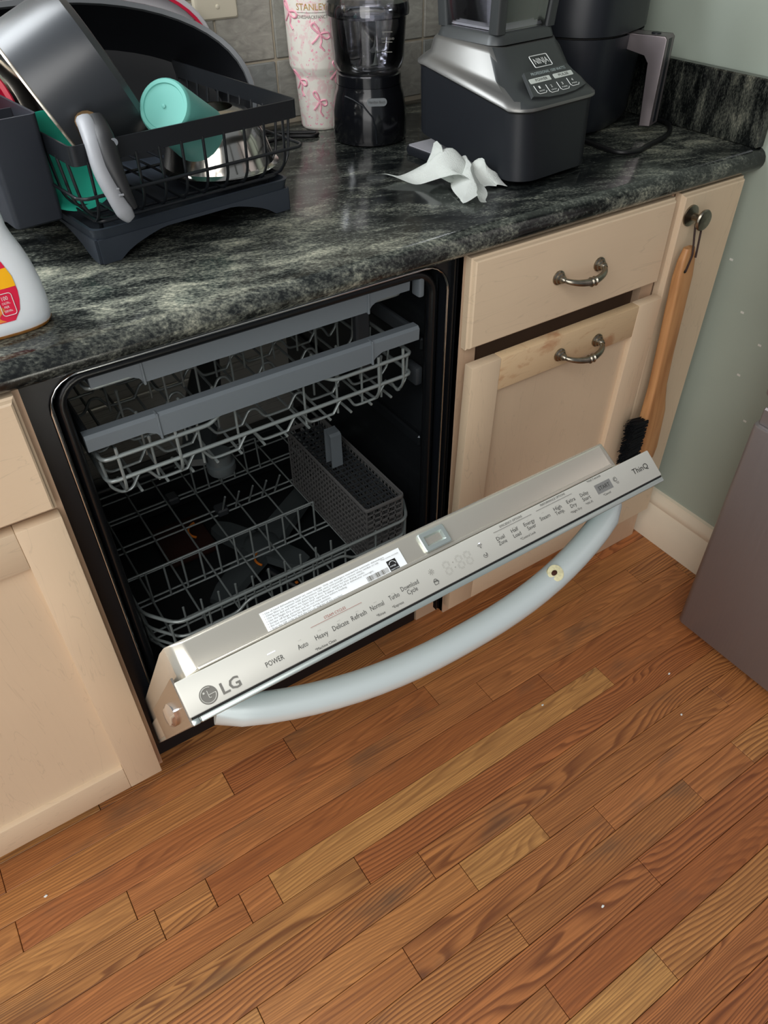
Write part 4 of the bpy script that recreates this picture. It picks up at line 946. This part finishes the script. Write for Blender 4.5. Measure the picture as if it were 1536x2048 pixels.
def LT(x, z): return frame((x, front_y(x + .004, z) - .0012, CT + z), (1, .12, 0), (0, .1, 1))
text('label_text', 'SYRUP', LT(-.2840, .0665), M['lab_text'], sy, width=.0150, height=.0055); text('label_text', 'Contains No Butter', LT(-.3060, .0590), M['lab_text'], sy, width=.0390, height=.0032)
for i, s in enumerate(('100', 'CALORIES', 'PER', 'SERVING')): text('label_text', s, LT(-.2835 + (.0012 if i in (0, 2) else 0), .0445 - i * .0042), M['print_white'], sy, width=(.0062, .0095, .005, .0095)[i], height=(.0042, .0024, .0024, .0024)[i])
tube('label_badge', [Vector((x, front_y(x, z) - .0014, CT + z)) for x, z in [(p.x, p.y) for p in rrect(-.2858, -.2718, .0285, .0515, .003, 4)]], .0004, M['print_white'], sy, 5, True)
text('label_text', "'s", LT(-.2800, .0800), M['print_white'], sy, width=.006, height=.006)

# ================================================================= TUMBLER
tx, ty = .3975, .548
tu = empty('tumbler', (tx, ty, CT), 'tall cream tumbler with a pink bow pattern beside the wall', 'tumbler')
TZ = [(.0325, 0), (.0345, .002), (.0355, .006), (.0405, .084), (.0425, .090), (.0485, .100), (.0495, .104), (.0520, .215), (.050, .217)]
lathe('cup_body', TZ, M['tumbler'], tu, Matrix.Translation((tx, ty, CT + .0005)), 44)
def trad(z):
    for (r0, z0), (r1, z1) in zip(TZ[:-1], TZ[1:]):
        if z0 <= z <= z1: return r0 + (r1 - r0) * (z - z0) / (z1 - z0)
    return .05
def TP(a, z, o=.0003): r = trad(z) + o; return Vector((tx + r * math.cos(a), ty + r * math.sin(a), CT + z))
VA = math.atan2(-1.35, -.75)
def bow(a0, z0, s, nm='bow_print'):
    bm = bmesh.new(); q = lambda x, z: TP(a0 + x * s / .045, z0 + z * s)
    for pts in ([(0, 0), (-.5, .35), (-1.0, .9), (-.75, 1.25), (-.35, .9), (0, 0)], [(0, 0), (.5, .1), (1.05, .05), (1.15, -.45), (.7, -.6), (.2, -.25), (0, 0)], [(0, 0), (-.5, -.65), (-1.05, -1.15)], [(0, 0), (.15, -.8), (.0, -1.4), (.45, -2.0)]):
        P_ = curve([(x, z, 0) for x, z in pts], 4); bm_tube(bm, [q(p.x, p.y) for p in P_], [(.0017, .0017)] * len(P_), 5)
    finish(nm, bm, M['pink'], tu, 60)
for a, z in ((VA + .15, .155), (VA - .95, .185), (VA + 1.1, .19), (VA + .02, .050), (VA - .85, .082), (VA + .85, .098), (VA + .25, .052 + .19)):
    if z < .2: bow(a, z, .0125)
bm = bmesh.new(); random.seed(11)
for i in range(120):
    a = VA + random.uniform(-1.5, 1.5); z = random.uniform(.006, .205); r = random.choice((.0012, .0018, .0026)); p = TP(a, z, .0001); n_ = Vector((math.cos(a), math.sin(a), 0))
    mw_ = frame(p, n_.cross(Vector((0, 0, 1))), (0, 0, 1))
    c_ = [bm.verts.new(mw_ @ Vector((r * math.cos(2 * math.pi * k / 7), r * math.sin(2 * math.pi * k / 7), .0002))) for k in range(7)]; bm.faces.new(c_)
o = finish('blossom_print', bm, M['pink'], tu, 0); o['kind'] = 'stuff'
def wraptext(s, zc, h, width, m, a0):
    """text bent round the tumbler"""
    o = text('tumbler_text', s, Matrix.Identity(4), m, tu, width=width, height=h)
    me = o.data; off = o.location.copy(); o.location = (0, 0, 0); r = trad(zc)
    for v in me.vertices:
        x, y = v.co.x + off.x - width / 2, v.co.y + off.y; p = TP(a0 + x / r, zc + y, .0004 + v.co.z); v.co = p
    WM[o.name] = Vector((0, 0, 0)); o.matrix_parent_inverse = Matrix.Translation(-Vector((tx, ty, CT)))
wraptext('STANLEY', .1890, .0095, .052, M['gold'], VA - .10); wraptext('LOVESHACKFANCY', .1770, .0050, .056, M['print_grey'], VA - .10)
tube('text_rule', [TP(VA - .10 + d * .05 - .5, .1855, .0003) for d in range(20)], .0003, M['print_grey'], tu, 4)
# ================================================================= FOOD CHOPPER
fx_, fy_ = .4315, .4310
fc = empty('food_chopper', (fx_, fy_, CT), 'small black food chopper with a clear bowl', 'chopper')
FM = Matrix.Translation((fx_, fy_, CT + .0005))
lathe('motor_base', [(.060, 0), (.064, .002), (.0655, .010), (.0645, .050), (.0600, .072), (.0565, .082), (.0560, .088)], M['food_black'], fc, FM, 48)
lathe('collar', [(.0555, .0885), (.0555, .104), (.053, .106)], M['food_black'], fc, FM, 48)
lathe('bowl', [(.050, .1065), (.0565, .112), (.0600, .125), (.0640, .186), (.0645, .198), (.0625, .198), (.062, .186), (.058, .126), (.05, .113)], M['smoke'], fc, FM, 48, True, True)
lathe('bowl_lid', [(.0655, .186), (.0685, .188), (.0690, .196), (.067, .206), (.06, .212), (.02, .214)], M['smoke'], fc, FM, 48)
lathe('blade_hub', [(.017, .114), (.015, .125), (.013, .175), (.010, .185)], M['food_black'], fc, FM, 20)
for a in (20, 200): box('blade', (.010, -.006, .128), (.046, .006, .1295), M['chrome'], fc, mw=FM @ Matrix.Rotation(math.radians(a), 4, 'Z'))
BA = math.atan2(-1.23, -.65)
bdg = FM @ Matrix.Rotation(BA, 4, 'Z')
bm = bmesh.new()
b_pts = rrect(-.017, .017, -.006, .006, .0058, 5)
rows = []
for d in (.0610, .0635): rows.append([Vector((d - .0009 * (p.x / .01) ** 2, p.x + .008, p.y + .070)) for p in b_pts])
bm_loft(bm, rows); finish('badge', bm, M['badge'], fc, 40, bdg)
text('badge_text', 'Hamilton Beach', bdg @ frame((.0640, -.006, .0685), (.02, 1, 0), (0, 0, 1)), M['print'], fc, width=.028, height=.0042)
tube('side_swoosh', [FM @ Vector((.0655 * math.cos(BA + a), .0655 * math.sin(BA + a), z)) for a, z in ((-.75, .078), (-.5, .074), (-.25, .066), (0.0, .048), (.08, .03), (.1, .006))], .0012, M['black_plastic'], fc, 6)
for i, z in enumerate((.142, .156, .170)): box('measure_mark', (.0600 + i * .0008, .018, z), (.0612 + i * .0008, .034, z + .0009), M['print_grey'], fc, mw=bdg)
text('measure_text', 'MAX LIQUID', bdg @ frame((.0622, .017, .1600), (.1, 1, 0), (0, 0, 1)), M['print_grey'], fc, width=.02, height=.003)
# ================================================================= BLENDER ON SLAB
sl = empty('slim_slab', (.50, .31, CT), 'slim dark device with a pale grey top lying under the blender', 'device')
SM = Matrix.Translation((.442, .148, CT + .0004)) @ Matrix.Rotation(math.radians(4.5), 4, 'Z')
bm = bmesh.new(); bm_loft(bm, [rrect(0, .12, 0, .17, .012, 4, 0), rrect(-.002, .122, -.002, .172, .014, 4, .006), rrect(0, .12, 0, .17, .012, 4, .0125)]); finish('case', bm, M['black_plastic'], sl, 35, SM)
bm = bmesh.new(); bm_loft(bm, [rrect(.004, .116, .012, .166, .004, 4, .0126), rrect(.004, .116, .012, .166, .004, 4, .0140)]); finish('top_plate', bm, M['scale_top'], sl, 35, SM)
bl = empty('blender', (.55, .19, CT), 'big gunmetal and black blender base with a clear jar', 'blender')
BM = Matrix.Translation((.4640, .0780, CT)) @ Matrix.Rotation(math.radians(6.5), 4, 'Z')
W_, D_ = .182, .235
sm = lambda t: max(0, min(1, t)) ** 2 * (3 - 2 * max(0, min(1, t)))
zt_ = lambda x, y: .100 + .034 * sm((y - .020) / .065)
bm = bmesh.new()
bm_loft(bm, [rrect(.008, W_ - .016, .004, D_ - .01, .034, 6, lambda x, y: .0020 + .038 * max(0, y - .02) / D_), rrect(-.002, W_ - .010, -.012, D_ - .004, .038, 6, lambda x, y: .008 + .038 * max(0, y - .02) / D_), rrect(0, W_, 0, D_, .034, 6, lambda x, y: zt_(x, y) - .0005)]); finish('lower_body', bm, M['black_plastic'], bl, 45, BM)
bm = bmesh.new()
bm_loft(bm, [rrect(-.001, W_ + .001, -.001, D_ + .001, .034, 6, zt_), rrect(-.0045, W_ + .0045, -.0045, D_ + .004, .036, 6, lambda x, y: zt_(x, y) + .003), rrect(-.0040, W_ + .004, -.004, D_ + .004, .036, 6, lambda x, y: zt_(x, y) + .007), rrect(.004, W_ - .004, .005, D_ - .003, .034, 6, lambda x, y: zt_(x, y) + .014),
              rrect(.011, W_ - .011, .034, D_ - .012, [.030, .030, .030, .030], 6, lambda x, y: .124 + .030 * sm((y - .04) / .06)), rrect(.016, W_ - .016, .058, D_ - .016, [.026] * 4, 6, lambda x, y: .146 + .024 * sm((y - .05) / .05)), rrect(.020, W_ - .020, .076, D_ - .020, [.022] * 4, 6, lambda x, y: .170 + .004 * sm((y - .06) / .05))])
for f in bm.faces:
    c = f.calc_center_median()
    if c.y < .078 and .012 < c.x < W_ - .012 and c.z > .106: f.material_index = 1
finish('upper_housing', bm, [M['ninja_metal'], M['ninja_dark']], bl, 50, BM)
bm = bmesh.new(); bm_loft(bm, [rrect(.022, W_ - .022, .078, D_ - .022, .020, 6, .1735), rrect(.026, W_ - .026, .082, D_ - .026, .018, 6, .185), rrect(.030, W_ - .030, .085, D_ - .030, .016, 6, .188)]); finish('jar_seat', bm, M['ninja_dark'], bl, 45, BM)
for u, v, z0, z1 in ((.03, .03, .0004, .006), (W_ - .03, .03, .0004, .006), (.05, .19, .0148, .034), (W_ - .05, .19, .0004, .034)): lathe('foot', [(.012, z0), (.012, z1)], M['black_plastic'], bl, BM @ Matrix.Translation((u, v, 0)), 14)
jz0, jz1 = .1885, .36
J0 = (.031, W_ - .031, .086, D_ - .031); 
def jring(g, z): return rrect(J0[0] - g, J0[1] + g, J0[2] - g, J0[3] + g, .014, 5, z)
bm = bmesh.new(); bm_loft(bm, [jring(0, jz0), jring(.012, jz1), jring(.0095, jz1), jring(-.003, jz0 + .006)], True, True); jar = finish('jar', bm, M['jar_glass'], bl, 40, BM)
for (u, v) in ((J0[0] + .006, J0[2] + .006), (J0[1] - .006, J0[2] + .006), (J0[0] + .006, J0[3] - .006), (J0[1] - .006, J0[3] - .006)):
    su = -1 if u < W_ / 2 else 1; sv = -1 if v < .15 else 1
    bm = bmesh.new(); bm_loft(bm, [rrect(u - .010, u + .010, v - .010, v + .010, .005, 4, jz0 - .002), rrect(u - .009 + su * .012, u + .009 + su * .012, v - .009 + sv * .012, v + .009 + sv * .012, .005, 4, jz1)]); finish('jar_post', bm, M['ninja_dark'], jar, 40, BM)
bm = bmesh.new(); bm_loft(bm, [jring(-.006, jz0 + .0008), jring(-.026, jz0 + .040), jring(-.040, jz0 + .041)]); finish('jar_floor_sheen', bm, M['frost'], jar, 40, BM)  # pale frosted wedge stands in for window light reflected in the jar
lathe('drive_cone', [(.020, jz0), (.017, jz0 + .02), (.008, jz0 + .05), (.006, jz1)], M['clear'], jar, BM @ Matrix.Translation((W_ / 2, .145, 0)), 20)
for a in (0, 90, 180, 270): box('blade', (.006, -.006, jz0 + .05), (.040, .006, jz0 + .0515), M['chrome'], jar, mw=BM @ Matrix.Translation((W_ / 2, .145, 0)) @ Matrix.Rotation(math.radians(a + 20), 4, 'Z'))
# front control panel (lies on the sloping front)
f0 = Vector((W_ / 2, .0085, .1170)); f1 = Vector((W_ / 2, .0680, .1615)); fup = (f1 - f0).normalized(); L_ = (f1 - f0).length
fn = Vector((1, 0, 0)).cross(fup)
FP = BM @ frame(f0 + fn * .0022, (1, 0, 0), tuple(fup))
cpm = bmesh.new(); bm_loft(cpm, [[Vector((x * k, y, h)) for x, y in ((-.060, .000), (-.03, -.006), (0, -.0075), (.03, -.006), (.060, .000), (.049, .040), (-.049, .040))] for k, h in ((1, -.004), (1, .0004), (.985, .0012))])
finish('control_panel', cpm, M['ninja_dark'], bl, 20, FP)
def key(nm, x0, x1, y0, y1, m, sk=0):
    bm = bmesh.new(); bm_loft(bm, [[Vector((p.x, p.y, h)) for p in rrect(x0, x1, y0, y1, .0015, 3)] for h in (.0008, .0019)]); return finish(nm, bm, M[m], bl, 30, FP)
key('power_key', -.049, -.004, .0195, .0275, 'key_light'); key('pulse_key', .004, .046, .0195, .0275, 'key_light')
def ft(s, x, y, wd, h, m='print_white', z=.0021, shear=0.0): text('panel_text', s, FP @ Matrix.Translation((x - wd / 2, y, z)), M[m], bl, width=wd, height=h, shear=shear)
ft('POWER', -.024, .0215, .026, .0042, 'seam'); ft('PULSE', .025, .0215, .022, .0042, 'seam')
for i, (n_, s) in enumerate((('1', 'SMOOTHIES'), ('2', 'CRUSH'), ('3', 'PUREE'), ('4', 'MIX'))):
    xc = -.037 + i * .0245; yb = .0015 if i in (0, 3) else -.0008
    tube('key_outline', [FP @ Vector((x, y, .0016)) for x, y in ((xc - .0100, yb + .0145), (xc - .0098, yb + .003), (xc - .007, yb), (xc + .007, yb), (xc + .0098, yb + .003))], .00045, M['print_white'], bl, 5)
    ft(n_, xc - .001, yb + .0078, .0036, .0045); ft(s, xc, yb + .0028, .0115, .0022)
ft('PROFESSIONAL 1500 WATTS', .0, .0320, .076, .0048, 'print_silver', .0016, .15)
tube('logo_frame', [FP @ Vector((p.x, p.y, .0008)) for p in rrect(-.0190, .0190, .0440, .0640, .002, 3)], .0006, M['print_white'], bl, 5, True)
ft('NINJA', 0, .0490, .0300, .0100, 'print_white', .0012)
# ================================================================= AIR FRYER
AC = Vector((.782, .345, CT)); AF = math.atan2(-.93, .36)
af = empty('air_fryer', AC, 'large matte black air fryer with a grey upright handle', 'air fryer')
AM = Matrix.Translation(AC) @ Matrix.Rotation(AF, 4, 'Z')   # local +x = front
def aring(z, g=0, p=3.0, N=48):
    out = []
    for i in range(N):
        t = 2 * math.pi * i / N; c, s = math.cos(t), math.sin(t)
        out.append(Vector((math.copysign(abs(c) ** (2 / p), c) * (.140 + g), math.copysign(abs(s) ** (2 / p), s) * (.128 + g), z)))
    return out
bm = bmesh.new(); bm_loft(bm, [aring(.0008, -.03), aring(.004, -.014), aring(.020, -.006), aring(.150, 0)]); finish('basket_drawer', bm, M['airfryer'], af, 45, AM)
bm = bmesh.new(); bm_loft(bm, [aring(.1500, -.005), aring(.1525, -.005)], False, False); finish('seam', bm, M['seam'], af, 45, AM)
bm = bmesh.new(); bm_loft(bm, [aring(.1525, -.002), aring(.154, .0015), aring(.26, .000), aring(.31, -.02), aring(.325, -.06)]); finish('top_body', bm, M['airfryer'], af, 45, AM)
bm = bmesh.new()
hp_ = [(.130, .152), (.200, .152), (.204, .148), (.204, .016), (.184, .014), (.1815, .112), (.172, .124), (.130, .128)]
bm_loft(bm, [[Vector((x, y, z)) for x, z in hp_] for y in (-.019, -.017, .017, .019)]); bmesh.ops.bevel(bm, geom=[e for e in bm.edges if abs(e.verts[0].co.y - e.verts[1].co.y) < 1e-6], offset=.002, segments=2, affect='EDGES', profile=.5)
hdl = finish('handle', bm, M['airfryer_handle'], af, 30, AM)
lathe('release_button', [(.008, .152), (.008, .1535), (.006, .1545)], M['airfryer'], hdl, AM @ Matrix.Translation((.178, 0, 0)), 18)
box('handle_groove', (.2035, -.006, .02), (.2046, .006, .148), M['airfryer'], hdl, mw=AM)
o = tube('power_cord', curve([(.700, .215, CT + .0048), (.7150, .180, CT + .0048), (.7120, .140, CT + .0048), (.7150, .100, CT + .0048), (.745, .088, CT + .0048), (.790, .100, CT + .0048), (.865, .125, CT + .0048), (.918, .175, CT + .0048), (.921, .24, CT + .0048)], 8), .0042, M['cord_black'], None, 8); tag(o, 'black power cord looping on the counter below the air fryer', 'cord')
o = tube('power_cord', curve([(.26, .5, CT + .0040), (.31, .505, CT + .0040), (.345, .485, CT + .0040), (.36, .500, CT + .0040), (.33, .52, CT + .0040), (.28, .555, CT + .0040), (.24, .57, CT + .0040)], 8), .0034, M['cord_black'], None, 8); tag(o, 'thin black cord lying behind the rack beside the tumbler', 'cord')
o = tube('power_cord', curve([(.490, .482, CT + .0045), (.520, .475, CT + .03), (.535, .500, CT + .062), (.550, .530, CT + .085), (.565, .575, CT + .10)], 8), .004, M['cord_black'], None, 8); tag(o, 'black cord rising from behind the food chopper to the tiles', 'cord')
# ================================================================= PAPER TOWEL
pt_ = bmesh.new(); random.seed(3)
def cloth(bm, corners, fold, n=16, amp=.006, seed=0):
    a, b, c, d = [Vector(p) for p in corners]; rows = []
    for i in range(n + 1):
        u = i / n; row = []
        for j in range(n + 1):
            v = j / n; p = (a * (1 - u) + b * u) * (1 - v) + (d * (1 - u) + c * u) * v
            z = fold(u, v) + amp * math.sin(u * 9 + seed + v * 4) * math.sin(v * 7 + seed * 2) * .5
            p = p + Vector((.004 * math.sin(v * 11 + seed), .004 * math.sin(u * 13 + seed), 0)); p.z = CT + .0012 + max(0, z + p.z)
            row.append(bm.verts.new(p))
        rows.append(row)
    for i in range(n):
        for j in range(n): bm.faces.new((rows[i][j], rows[i + 1][j], rows[i + 1][j + 1], rows[i][j + 1]))
g = lambda x, c, s: math.exp(-((x - c) / s) ** 2)
cloth(pt_, [(.3125, .215, .004), (.385, .085, 0), (.452, .125, .0), (.425, .195, 0)], lambda u, v: .030 * g(u, .55, .25) * g(v, .6, .3) + .022 * g(u + v, .9, .3) + .004, 18, .008, 1)
cloth(pt_, [(.395, .165, .0), (.345, .052, 0), (.385, .045, .0), (.445, .135, .0)], lambda u, v: .034 * g(v, .55, .28) * (1 - u * .75) + .004, 16, .006, 2)
cloth(pt_, [(.418, .185, .0), (.425, .098, 0), (.455, .088, 0), (.458, .148, .0)], lambda u, v: .030 * g(u, .5, .35) * g(v, .5, .4) + .003, 14, .007, 4)
cloth(pt_, [(.372, .190, .0), (.382, .130, 0), (.405, .135, 0), (.400, .178, .0)], lambda u, v: .048 * g(u, .3, .3) * g(v, .35, .25) + .012, 10, .004, 5)
bmesh.ops.solidify(pt_, geom=pt_.faces[:], thickness=.0007)
o = finish('paper_towel', pt_, M['napkin'], None, 50); tag(o, 'crumpled white paper towel in front of the blender', 'paper towel')
# ================================================================= WALL PLATE
wp = empty('wall_plate', (.2375, YW, 1.08), 'almond blank wall plate with a single screw on the tiles', 'wall plate')
bm = bmesh.new(); bm_loft(bm, [[Vector((p.x, YW - h, p.y)) for p in rrect(.198 + i, .277 - i, 1.0795 + i, 1.1965 - i, .003, 3)] for i, h in ((0, .001), (0, .003), (.003, .0065), (.006, .0070))]); finish('cover', bm, M['plate'], wp, 25)
lathe('screw', [(.0033, 0), (.0033, .0012), (.002, .0018)], M['plate'], wp, frame((.2400, YW - .0068, 1.0985), (1, 0, 0), (0, 0, 1)), 14)
# ================================================================= HANGING BRUSH
br = empty('grill_brush', (.768, -.055, .34), 'long wooden brush with black bristles hung from the metal knob', 'brush')
bm = bmesh.new(); rings = []
prof_b = [(0, .766, -.0440, .0110, .0060), (.02, .7655, -.0445, .0170, .0075), (.05, .7655, -.0455, .0195, .0090), (.12, .7665, -.0475, .0185, .0095), (.20, .768, -.0495, .0175, .0095), (.27, .770, -.0515, .0190, .0095), (.305, .772, -.0530, .0235, .0100), (.33, .7740, -.0540, .0275, .0105), (.42, .7770, -.0570, .0280, .0105), (.445, .778, -.0580, .0230, .0095)]
ztop = .782
for s_, x, y, hx, hy in prof_b: rings.append([Vector((p.x, p.y, ztop - s_)) for p in rrect(x - hx, x + hx, y - hy, y + hy, .005, 4)])
bm_loft(bm, rings); hb = finish('wooden_handle', bm, M['beech'], br, 45)
lathe('hang_hole', [(.0032, 0), (.0032, .0008)], M['seam'], hb, frame((.7560, -.0549, .7460), (1, 0, 0), (0, 0, 1)), 12)
bm = bmesh.new(); random.seed(5)
for i in range(520):
    z = ztop - random.uniform(.335, .432); y = random.uniform(-.067, -.046); x = .7510; L = .042 + random.uniform(-.003, .003)
    d = Vector((-L, random.uniform(-.004, .004), random.uniform(-.004, .004) + (z - (ztop - .384)) * .12)); a = Vector((x, y, z)); q_ = Vector((0, .0009, .0006))
    v1, v2, v3, v4 = [bm.verts.new(p) for p in (a - q_, a + q_, a + d + q_ * .6, a + d - q_ * .6)]; bm.faces.new((v1, v2, v3, v4))
    w1, w2, w3, w4 = [bm.verts.new(p) for p in (a - Vector((0, .0006, -.0009)), a + Vector((0, .0006, -.0009)), a + d + Vector((0, .0004, -.0006)), a + d - Vector((0, .0004, -.0006)))]; bm.faces.new((w1, w2, w3, w4))
o = finish('bristles', bm, M['bristle'], br, 0); o['kind'] = 'stuff'
box('bristle_core', (.715, -.064, ztop - .428), (.7525, -.049, ztop - .340), M['bristle'], br, .005, 2)
tube('hanging_cord', fillet([(.7560, -.0560, .7465), (.7600, -.058, .775), (.7690, -.0440, .809), (.7720, -.040, .8195), (.779, -.0400, .8215), (.786, -.040, .8185), (.7860, -.0440, .808), (.7780, -.0520, .775), (.7760, -.0540, .765)], .006, 3), .0017, M['cord_brown'], br, 8)
tube('cord_knot', [(.780, -.0400, .8155), (.7840, -.0440, .8150), (.793, -.047, .8160)], [.0024, .0028, .0018], M['cord_brown'], br, 8)
# ================================================================= CRUMBS
random.seed(21)
for lab, x, y in (('white crumb on the floor beside the fridge', .655, -.335), ('white crumb on the floor under the panelled cabinet door', -.548, -.062), ('white scrap on the floor in front of the fridge drawer', .598, -.415), ('white scrap on the open floor between the dishwasher door and the fridge', .385, -.245), ('pale grain on the open planks farthest out from the cabinets', .205, -.585)):
    bm = bmesh.new(); bmesh.ops.create_icosphere(bm, subdivisions=1, radius=.0022)
    for v in bm.verts: v.co = Vector((v.co.x * random.uniform(.9, 1.9), v.co.y * random.uniform(.6, 1.2), v.co.z * .5 + .0012))
    o = finish('crumb', bm, M['napkin'], None, 60, Matrix.Translation((x, y, .0002))); tag(o, lab, 'crumb', 'crumbs on the wooden floor')
